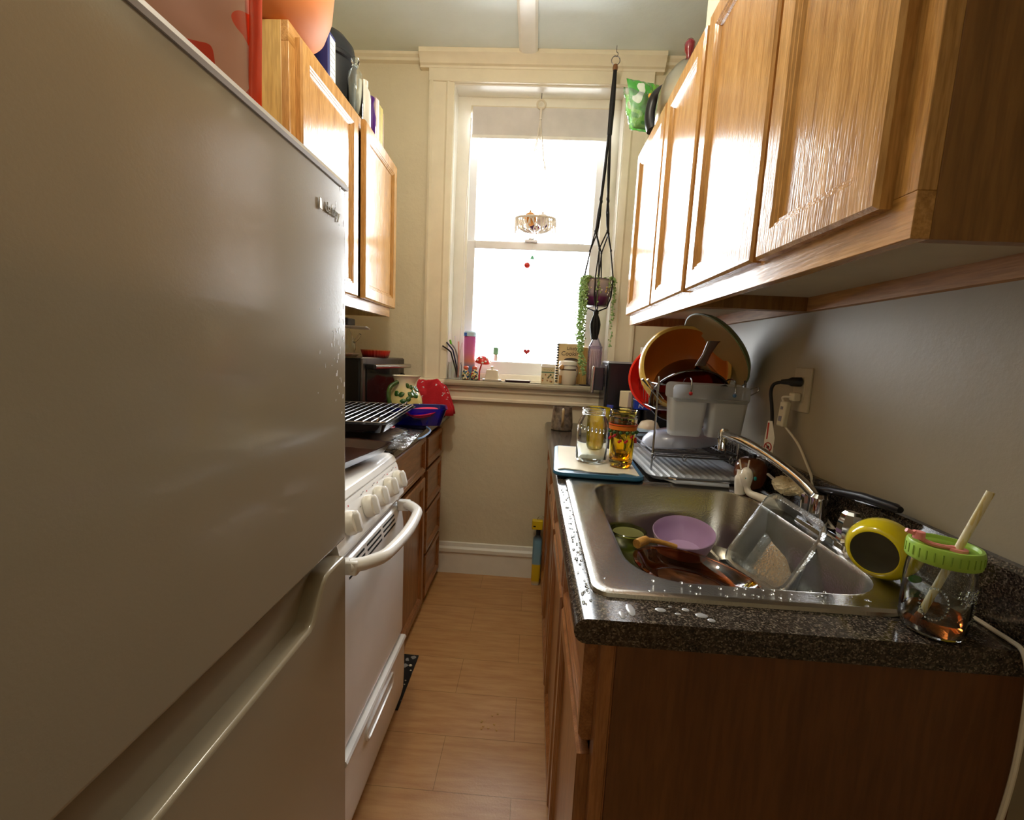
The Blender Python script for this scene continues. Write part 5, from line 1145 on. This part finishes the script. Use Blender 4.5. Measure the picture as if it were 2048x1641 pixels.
S('coaster', MB().lathe([(0, SZ - .0002), (.05, SZ - .0002), (.05, SZ + .0035), (0, SZ + .0035)], (.30, 2.45, 0), 32), plain('dark_coaster', '#2e2626', .6), 'dark round coaster under the clear bottle and board on the sill', 'coaster')

# trinkets on the panes
PY = FY + .118 + .012
hx, hz = -.048, 1.293
S('heart_sticker', MB().prism([(hx + .00115 * 16 * math.sin(t) ** 3, hz + .00115 * (13 * math.cos(t) - 5 * math.cos(2 * t) - 2 * math.cos(3 * t) - math.cos(4 * t))) for t in [2 * PI * k / 30 for k in range(30)]], 'y', PY - .001, PY + .0015), plain('heart_red', '#b03038', .5), 'small red heart sticker low on the window pane', 'sticker')
gg = T('window_charm', 'tiny green and white figure standing on the lower window rail', 'charm', (-.222, PY - .02, 1.231))
P('charm_body', MB().lathe([(0, 1.231), (.011, 1.231), (.012, 1.25), (.009, 1.27), (0, 1.272)], (-.222, PY - .022, 0), 14), plain('white_charm', '#dfe4df', .4), gg)
P('charm_head', MB().box(-.237, PY - .036, 1.268, -.209, PY - .012, 1.308), plain('green_charm', '#6fae86', .4), gg, bevel=.004)
bb = T('hanging_charm', 'little red bauble hanging on a thread in front of the window', 'charm', (-.062, 2.5, 1.76))
P('bauble', MB().ball((-.068, 2.5, 1.758), .017, .017, .016, 16, 10), plain('bauble_red', '#cf3b36', .3), bb)
P('thread', MB().tube([(-.068, 2.5, 1.774), (-.044, 2.5, 1.80), (-.034, 2.5, 1.91)], .0007, 5), 'white', bb)
P('green_bead', MB().lathe([(0, 1.784), (.013, 1.79), (.006, 1.808), (0, 1.812)], (-.042, 2.5, 0), 12), plain('bead_green', '#6fbf9a', .4), bb)
P('dark_bead', MB().ball((-.057, 2.498, 1.756), .003, .003, .003, 8, 6).ball((-.066, 2.5, 1.797), .0026, .0026, .0026, 8, 6).ball((-.022, 2.5, 1.792), .003, .003, .0022, 8, 6), 'black', bb)

# white macrame basket
bk = T('hanging_basket', 'white macrame hanging basket on a wooden ring in front of the window', 'hanging basket', (-.034, 2.50, 1.92))
hp_ = V((-.036, 2.50, 2.63))
P('hook', MB().tube(arc((-.036, 2.50, 2.600), .008, -60, 180, 10, 'yz') + [(-.036, 2.492, 2.612), (-.036, 2.498, 2.632)], .0016, 6), 'dark_wire', bk)
P('ring', MB().tube([(-.036 + .021 * math.cos(t), 2.508, 2.575 + .021 * math.sin(t)) for t in [2 * PI * k / 28 for k in range(28)]], 0.0058, 8, True), 'ivory', bk, label='pale wooden ring')
cm = plain('white_cotton_cord', '#e6dfd4', .9)
m = MB().tube([(-.036, 2.508, 2.557), (-.037, 2.506, 2.50)], .0065, 8)
RB, RZ = .105, 2.0
for k in range(8):
    t = 2 * PI * k / 8 + .2
    m.tube([(-.037, 2.506, 2.505), (-.037 + .3 * RB * math.cos(t), 2.50 + .3 * RB * math.sin(t) * .6, 2.30), (-.036 + RB * math.cos(t), 2.50 + RB * .55 * math.sin(t), RZ)], .0024, 5)
P('cords', m, cm, bk)
bx_ = lambda t, f: (-.036 + RB * f * math.cos(t), 2.50 + RB * .55 * f * math.sin(t))
P('rim', MB().tube([(*bx_(2 * PI * k / 40, 1), RZ) for k in range(40)], .0065, 8, True), cm, bk)
m = MB()
for s in (-1, 1):
    for k in range(14):
        m.tube([(*bx_(2 * PI * k / 14 + s * .45 * j_ / 5, (1, .97, .90, .78, .58, .3)[j_]), RZ - (0, .018, .036, .052, .064, .070)[j_]) for j_ in range(6)], .0036, 5)
P('net', m, cm, bk)
m = MB(); rnd = random.Random(3)
for k in range(34):
    t = 2 * PI * k / 34; L = rnd.uniform(.025, .085); x, y = bx_(t, 1.03); m.tube([(x, y, RZ), (x + .003, y - .002, RZ - L)], .0027, 4)
P('fringe', m, cm, bk)
def prod(name, c, r, col, lb, sq=1.0, stem=True):
    o = T(name, lb, name.replace('_', ' '), (c[0], c[1], c[2] - r))
    P('skin', MB().ball(c, r, r * .9, r * sq, 20, 14), plain('skin_' + name + col[1:], col, .4, var=.12, nscale=60), o, smooth=60)
    if stem: P('stem', MB().lathe([(0, 0), (r * .2, 0), (r * .1, r * .35), (0, r * .38)], (c[0], c[1], c[2] + r * sq * .94), 10), plain('stem_' + col[1:], '#b08a5a', .7), o)
prod('onion', (-.064, 2.485, 1.995), .034, '#c8883c', 'golden onion on the left in the hanging basket', 1.05)
prod('onion', (.002, 2.49, 1.993), .032, '#cfc4c0', 'white onion on the right in the hanging basket', 1.05)
prod('shallot', (-.05, 2.505, 1.958), .018, '#5a3a66', 'purple shallot low on the left of the hanging basket')
prod('shallot', (.022, 2.505, 1.966), .016, '#4a3058', 'purple shallot low on the right of the hanging basket')
prod('shallot', (-.026, 2.49, 1.952), .014, '#7a2a44', 'dark red shallot in the middle of the hanging basket')

# black macrame plant hanger with its pot
hcx, hcy = .312, 2.345
hg = T('plant_hanger', 'black macrame plant hanger hooked to the ceiling at the right of the window', 'plant hanger', (.30, 2.34, 1.40))
P('hook', MB().tube([(hcx, hcy, CZ), (hcx, hcy, CZ - .03)] + [(hcx + .008 * math.cos(t), hcy, CZ - .034 + .010 * math.sin(t) - .004) for t in [PI / 2 - 2 * PI * k / 12 * .75 for k in range(1, 12)]], .0015, 6), 'dark_wire', hg)
P('ring', MB().tube([(hcx - .001 + .020 * math.cos(t), hcy, CZ - .066 + .020 * math.sin(t)) for t in [2 * PI * k / 30 for k in range(30)]], .0018, 8, True), 'dark_wire', hg)
P('wooden_bead', MB().lathe([(.004, 2.648), (.011, 2.650), (.013, 2.662), (.011, 2.674), (.004, 2.676)], (hcx - .001, hcy, 0), 18), wood('bead_wood', '#6a4526', '#8a5c34', '#946640'), hg, smooth=60)
pcx, pcy, PZ0, PZ1 = .300, 2.335, 1.535, 1.668
cordm = M['black_cord']; m = MB()
m.tube([(hcx - .001, hcy, 2.652), (hcx - .003, hcy, 2.5), (hcx - .006, hcy, 2.36)], [.009, .014, .012], 10)
kn_ = MB()
for k in range(4):
    t = 2 * PI * k / 4 + .55
    dx, dy = math.cos(t), math.sin(t)
    def at(f, z, off=0): return (hcx - .006 + (pcx - hcx + .006) * (2.4 - z) / .8 + f * dx - off * dy, hcy + (pcy - hcy) * (2.4 - z) / .8 + f * dy + off * dx, z)
    m.tube([at(.004, 2.40), at(.014, 2.20, .002), at(.024, 2.06)], .0055, 6)
    m.tube([at(.004, 2.40), at(.014, 2.20, -.003), at(.024, 2.06)], .005, 6)
    kn_.ball(at(.024, 2.055), .007, .007, .013, 10, 8)
    for s in (-1, 1):
        m.tube([at(.024, 2.05), at(.030, 1.99, s * .005), at(.036, 1.935, s * .003), at(.042, 1.90)], .0042, 6)
        z2 = 1.90
        nt_ = t + s * PI / 4
        ex, ey = pcx + .052 * math.cos(nt_), pcy + .052 * math.sin(nt_)
        m.tube([at(.042, 1.90), (ex, ey, 1.81)], .0038, 6)
        kn_.ball((ex, ey, 1.81), .0055, .0055, .008, 8, 6)
        for q in (-1, 1):
            px_, py_ = pcx + .0735 * math.cos(nt_ + q * .10), pcy + .0735 * math.sin(nt_ + q * .10)
            m.tube([(ex, ey, 1.806), ((ex + px_) / 2, (ey + py_) / 2, 1.74), (px_, py_, PZ1 + .004), (pcx + .0685 * math.cos(nt_ + q * .1), pcy + .0685 * math.sin(nt_ + q * .1), 1.585), (pcx + .052 * math.cos(nt_), pcy + .052 * math.sin(nt_), PZ0 - .004), (pcx, pcy, PZ0 - .026)], .0036, 6)
    kn_.ball(at(.042, 1.90), .006, .006, .009, 8, 6)
m.add(kn_.v, kn_.f); P('cords', m, cordm, hg)
m = MB().ball((pcx, pcy, PZ0 - .03), .014, .014, .018, 12, 8)
for k in range(16):
    t = 2 * PI * k / 16; r = .012 + .008 * (k % 2)
    m.tube(smooth_path([(pcx + .006 * math.cos(t), pcy + .006 * math.sin(t), PZ0 - .035), (pcx + r * 1.2 * math.cos(t), pcy + r * math.sin(t), PZ0 - .09), (pcx + .012 * math.cos(t + .4), pcy + .012 * math.sin(t + .4), PZ0 - .165)], 4), .0045, 6)
P('tassel', m, cordm, hg)
fp = T('plant_pot', 'purple and white speckled pot of trailing string-of-pearls in the black hanger', 'potted plant', (pcx, pcy, PZ0))
P('pot', MB().lathe([(0, PZ0), (.046, PZ0), (.054, PZ0 + .006), (.0625, PZ0 + .06), (.066, PZ1 - PZ0 + PZ0 - .01), (.067, PZ1), (.062, PZ1), (.060, PZ1 - .012), (.056, PZ0 + .05), (.045, PZ0 + .012), (0, PZ0 + .010)], (pcx, pcy, 0), 36), bands('purple_dipped_glaze', [(0, '#3a1238'), (.32, '#5a1c50'), (.40, '#6a5a6a'), (.5, '#8f8494'), (.9, '#a89e9c'), (1, '#4a3a50')], 0, .133, .2, coat=.6), fp, smooth=60)
m = MB(); rnd = random.Random(8)
for k in range(90):
    t = 2 * PI * rnd.random(); z = PZ0 + .055 + .07 * rnd.random(); r = .0625 + .0045 * (z - PZ0 - .06) / .07 + .0004; m.ball((pcx + r * math.cos(t), pcy + r * math.sin(t), z), .004, .004, .005, 6, 4)
P('speckle', m, pattern('speckle_glaze', [(.3, '#d8cfc4'), (.6, '#5a4a66'), (.8, '#b89a5a')], 60, .2, 'cell', .5), fp)
P('soil', MB().lathe([(0, PZ1 - .014), (.059, PZ1 - .014), (.059, PZ1 - .010), (0, PZ1 - .008)], (pcx, pcy, 0), 24), plain('soil', '#3a2c20', .95), fp)
pearls = M['pearl'] = plain('pearl_green', '#8fae6c', .4, var=.3, nscale=90)
def strand(pts, dens=110, spread=.007):
    sp_ = smooth_path(pts, 10); out = []
    L = sum((sp_[i + 1] - sp_[i]).length for i in range(len(sp_) - 1)); n = int(L * dens * 8)
    for k in range(n):
        f = rnd.random() * (len(sp_) - 1); i = int(f); p = sp_[i].lerp(sp_[min(i + 1, len(sp_) - 1)], f - i)
        out.append(p + V((rnd.gauss(0, spread), rnd.gauss(0, spread), rnd.gauss(0, .003))))
    return sp_, out
for j_, (dx, dy, zend, dd) in enumerate(((-.072, -.012, 1.30, 150), (-.066, -.03, 1.24, 150), (-.078, .006, 1.36, 150), (-.060, -.044, 1.19, 90), (-.074, .02, 1.42, 130), (.078, -.01, 1.46, 22), (.074, -.035, 1.33, 22), (.082, .02, 1.52, 22), (-.01, -.076, 1.53, 14), (.045, -.066, 1.60, 10))):
    w_ = .006 if dx < 0 else .004
    sp_, pl = strand([(pcx + dx * .5, pcy + dy * .5, PZ1 - .006), (pcx + dx * .92, pcy + dy * .95, PZ1 + .008), (pcx + dx * 1.05, pcy + dy * 1.1, PZ1 - .03), (pcx + dx * 1.06, pcy + dy * 1.1, (PZ1 + zend) / 2), (pcx + dx * 1.02 + (.012 if j_ == 3 else 0), pcy + dy * 1.1, zend)], dd, w_)
    mm = MB().pearls(pl, .0052); mm.tube(sp_, .0007, 4)
    P('trailing_strand', mm, pearls, fp, smooth=0)
mm = MB().pearls([(pcx + .06 * rnd.uniform(-1, 1) * .9, pcy + .06 * rnd.uniform(-.9, .9), PZ1 - .006 + .012 * rnd.random()) for k in range(120)], .0038)
P('pearl_crown', mm, pearls, fp, smooth=0)

# ------------------------------------------------------------------ on top of the cabinets
TL_ = 2.1115
S('serving_bowl', MB().lathe([(0, TL_), (.075, TL_), (.11, TL_ + .012), (.148, TL_ + .05), (.166, TL_ + .10), (.172, TL_ + .16), (.174, TL_ + .20), (.170, TL_ + .20), (.168, TL_ + .16), (.16, TL_ + .10), (.142, TL_ + .055), (.105, TL_ + .018), (0, TL_ + .008)], (-.79, 1.325, 0), 56), plain('terracotta_plastic', '#c97a42', .62, var=.05), 'big terracotta orange bowl on top of the left wall cabinet', 'bowl', smooth=60)
bp2 = T('stock_pot', 'tall black rounded pot on top of the left wall cabinet behind the glass bottle', 'pot', (-.86, 1.86, TL_))
P('pot_body', MB().lathe([(0, TL_), (0.0935, TL_), (0.1067, TL_ + .01), (0.1100, TL_ + .20), (0.1078, TL_ + .24), (0.0990, TL_ + .285), (0.0726, TL_ + .315), (0.0330, TL_ + .325), (0, TL_ + .326)], (-.848, 1.80, 0), 44), plain('dark_charcoal', '#1c1e22', .4), bp2, smooth=60)
P('seam_band', MB().lathe([(0.1106, TL_ + .215), (0.1150, TL_ + .22), (0.1150, TL_ + .232), (0.1106, TL_ + .237)], (-.848, 1.80, 0), 44), 'black', bp2, smooth=40)
bxx = T('food_carton', 'dark blue carton with a white printed side between the orange bowl and the black pot', 'carton', (-.755, 1.55, TL_))
P('carton', MB().box(-.80, 1.52, TL_, -.712, 1.575, TL_ + .165), plain('navy_carton', '#232a66', .45), bxx, bevel=.001)
P('white_panel', MB().box(-.7122, 1.535, TL_ + .01, -.7112, 1.573, TL_ + .155), plain('white_panel', '#d8dcd8', .6), bxx)
m = MB()
for k in range(7): m.box(-.7113, 1.538, TL_ + .03 + k * .017, -.7108, 1.538 + (.032 if k % 3 else .022), TL_ + .0325 + k * .017)
P('print_lines', m, plain('grey_lines', '#8a9090', .7), bxx)
S('glass_bottle', MB().lathe([(0, TL_), (.024, TL_), (.028, TL_ + .004), (.028, TL_ + .135), (.025, TL_ + .152), (.013, TL_ + .172), (.011, TL_ + .185), (.0145, TL_ + .19), (.0145, TL_ + .203), (.010, TL_ + .203), (.0085, TL_ + .18), (.022, TL_ + .15), (.0255, TL_ + .13), (.0255, TL_ + .008), (0, TL_ + .007)], (-.71, 1.735, 0), 32), 'glass', 'clear glass bottle standing on the left wall cabinet in front of the black pot', 'bottle', smooth=50)
S('milk_bottle', MB().lathe([(0, TL_), (.024, TL_), (.027, TL_ + .004), (.027, TL_ + .115), (.023, TL_ + .14), (.015, TL_ + .155), (.0165, TL_ + .16), (.0165, TL_ + .176), (0, TL_ + .177)], (-.712, 1.82, 0), 30), plain('white_bottle', '#e8e6dc', .3), 'opaque white bottle on the left wall cabinet, between the glass and the purple ones', 'bottle', smooth=50)
S('purple_bottle', MB().lathe([(0, TL_), (.022, TL_), (.025, TL_ + .004), (.025, TL_ + .08), (.018, TL_ + .115), (.0155, TL_ + .13), (.019, TL_ + .145), (.019, TL_ + .152), (.014, TL_ + .156), (0, TL_ + .157)], (-.712, 1.885, 0), 30), plain('deep_purple_glass', '#4a1a72', .12, coat=.6), 'deep purple glass bottle on the left wall cabinet beside the books', 'bottle', smooth=50)
for y0, y1, h, c, lb in ((1.925, 1.945, .178, '#d8b8ac', 'pale pink book standing on the left wall cabinet, nearest the purple bottle'), (1.947, 1.967, .182, '#e2ded6', 'white book standing on the left wall cabinet, between the pink and the yellow ones'), (1.969, 1.990, .172, '#b9a95a', 'olive yellow book standing on the left wall cabinet'), (1.992, 2.012, .172, '#d0bc62', 'bright yellow book standing on the left wall cabinet, beside the brown one'), (2.014, 2.026, .16, '#a0805a', 'thin brown book standing last on the left wall cabinet')):
    o = T('book', lb, 'book', (-.76, (y0 + y1) / 2, TL_), 'books standing on the left wall cabinet')
    P('cover', MB().box(-.83, y0, TL_, -.705, y0 + .002, TL_ + h).box(-.83, y1 - .002, TL_, -.705, y1, TL_ + h).box(-.7065, y0, TL_, -.703, y1, TL_ + h), plain('cover_' + c[1:], c, .5, var=.12, nscale=40), o)
    P('pages', MB().box(-.828, y0 + .002, TL_ + .002, -.7065, y1 - .002, TL_ + h - .003), 'paper', o)
TR_ = 2.1285
kt = T('tea_kettle', 'steel kettle with a black handle and a red knob on the right wall cabinet', 'kettle', (.492, 1.765, TR_))
P('kettle_body', MB().lathe([(0, TR_), (.088, TR_), (0.09856, TR_ + 0.0132), (0.1012, TR_ + 0.055), (0.09504, TR_ + 0.11), (0.07744, TR_ + 0.1595), (0.04928, TR_ + 0.1958), (0.0352, TR_ + 0.209), (0, TR_ + 0.2134)], (.492, 1.765, 0), 44), plain('warm_steel', '#b8ab92', .22, 1), kt, smooth=60)
P('knob', MB().lathe([(0, TR_ + 0.209), (0.0088, TR_ + 0.2112), (0.0088, TR_ + 0.2365), (0.01672, TR_ + 0.253), (0.01848, TR_ + 0.275), (0.01056, TR_ + 0.2882), (0, TR_ + 0.2904)], (.492, 1.765, 0), 24), plain('dark_red_knob', '#7a1220', .2, coat=.5), kt, smooth=60)
P('handle', MB().tube(smooth_path([(.465, 1.80, TR_ + .16), (.435, 1.84, TR_ + .165), (.408, 1.875, TR_ + .145), (.400, 1.885, TR_ + .09), (.41, 1.875, TR_ + .035)], 6), [.012 + .012 * min(1, k / 10) for k in range(25)], 14), 'black', kt, smooth=60)
gbx = T('snack_bag', 'shiny green and clear snack bag hanging over the far end of the right wall cabinet', 'bag', (.44, 1.95, 2.20))
P('bag_front', pillow((.418, 1.985, 2.215), (.85, .45, .12), (-.18, .1, 1), .17, .20, .07, 24, 24, .008, 12), pattern('green_film', [(0, '#2f8f22'), (.34, '#6fb83a'), (.44, '#3fa02c'), (.56, '#dfe8d8'), (.66, '#4aa832'), (.8, '#a8c862')], 11, .12, 'noise', .7, detail=1), gbx, smooth=50)
P('clear_wrap', pillow((.395, 1.965, 2.20), (.85, .45, .1), (-.2, .1, 1), .15, .17, .085, 24, 24, .011, 21), sheet('crinkled_clear_film', '#ffffff', .06, .12, '#ffffff', .08, .6, 70), gbx, smooth=50)
P('yellow_print', MB().ball((.40, 1.925, 2.315), .008, .003, .010, 10, 6).ball((.43, 1.925, 2.32), .008, .003, .010, 10, 6).ball((.395, 1.925, 2.232), .010, .003, .008, 10, 6), plain('yellow_print', '#e0a82c', .4), gbx)
P('blue_tail', pillow((.470, 1.968, 2.165), (.8, .3, 0), (0, .1, 1), .035, .10, .03, 8, 12, .004, 5), plain('blue_film', '#2f5a9c', .3, coat=.3), gbx, smooth=50)

# floor sweeper box in the far corner
sw = T('cleaner_bottle', 'blue and yellow cleaner bottle with a yellow trigger on the floor by the window wall', 'bottle', (.065, 2.37, 0))
P('bottle_body', MB().loft([rr(.048, 2.35, .092, 2.40, .012, .001), rr(.046, 2.348, .094, 2.402, .012, .02), rr(.046, 2.348, .094, 2.402, .012, .26), rr(.060, 2.362, .084, 2.388, .01, .285)]), bands('yellow_blue_bottle', [(0, '#c9c9c4'), (.10, '#d8b81c'), (.42, '#e0c01e'), (.44, '#7aa2b4'), (.9, '#6f98ae'), (.98, '#26282c')], 0, .285, .35), sw, smooth=35)
P('neck', MB().lathe([(.012, .283), (.013, .31), (.012, .318)], (.072, 2.375, 0), 16), 'black', sw)
P('trigger_head', MB().box(.035, 2.36, .318, .095, 2.39, .372), plain('trigger_yellow', '#e0c21c', .4), sw, bevel=.005)
P('trigger_print', MB().box(.042, 2.3592, .335, .056, 2.3602, .342), 'black', sw)
P('wire_hook', MB().tube(arc((.085, 2.375, .372), .022, 0, 180, 10, 'xz'), .0015, 6), 'wire', sw)

# ------------------------------------------------------------------ light, world, camera
wd = bpy.data.worlds.new('sky'); sc.world = wd; wd.use_nodes = True
bgn = wd.node_tree.nodes['Background']; bgn.inputs[0].default_value = (.93, .97, 1.0, 1); bgn.inputs[1].default_value = 20.0
pl = bpy.data.lights.new('window_portal', 'AREA'); pl.shape = 'RECTANGLE'; pl.size = .80; pl.size_y = 1.45; pl.cycles.is_portal = True
po = bpy.data.objects.new('window_portal', pl); COL.objects.link(po); po.location = (-.035, FY + .215, 1.88); po.rotation_euler = (-PI / 2, 0, 0)
ll = bpy.data.lights.new('room_lamp', 'POINT'); ll.energy = 17; ll.color = (1, .88, .70); ll.shadow_soft_size = .06
lo_ = bpy.data.objects.new('room_lamp', ll); COL.objects.link(lo_); lo_.location = (-.22, 1.0, 2.53)

def cam_axes(pitch, yaw, roll):
    return Matrix.Rotation(yaw, 3, 'Z') @ Matrix.Rotation(pitch, 3, 'X') @ Matrix.Rotation(roll, 3, 'Y')
Rm = cam_axes(-.1262, .0450, -.0481)
cd = bpy.data.cameras.new('camera'); co = bpy.data.objects.new('camera', cd); COL.objects.link(co)
cd.sensor_fit = 'HORIZONTAL'; cd.sensor_width = 36; cd.lens = 890.0 / 2048 * 36; cd.clip_start = .02
right, fwd, up = Rm.col[0], Rm.col[1], Rm.col[2]
co.matrix_world = Matrix(((right.x, up.x, -fwd.x, 0), (right.y, up.y, -fwd.y, 0), (right.z, up.z, -fwd.z, 1.2787), (0, 0, 0, 1)))
sc.camera = co
vs_ = sc.view_settings; sc.display_settings.display_device = 'sRGB'
vs_.view_transform = 'Standard'; vs_.look = 'None'; vs_.exposure = 0.35; vs_.gamma = 1; vs_.use_curve_mapping = False
cy = sc.cycles; cy.max_bounces = 10; cy.diffuse_bounces = 6; cy.glossy_bounces = 6; cy.transmission_bounces = 8; cy.transparent_max_bounces = 16
cy.use_denoising = True; cy.sample_clamp_indirect = 8
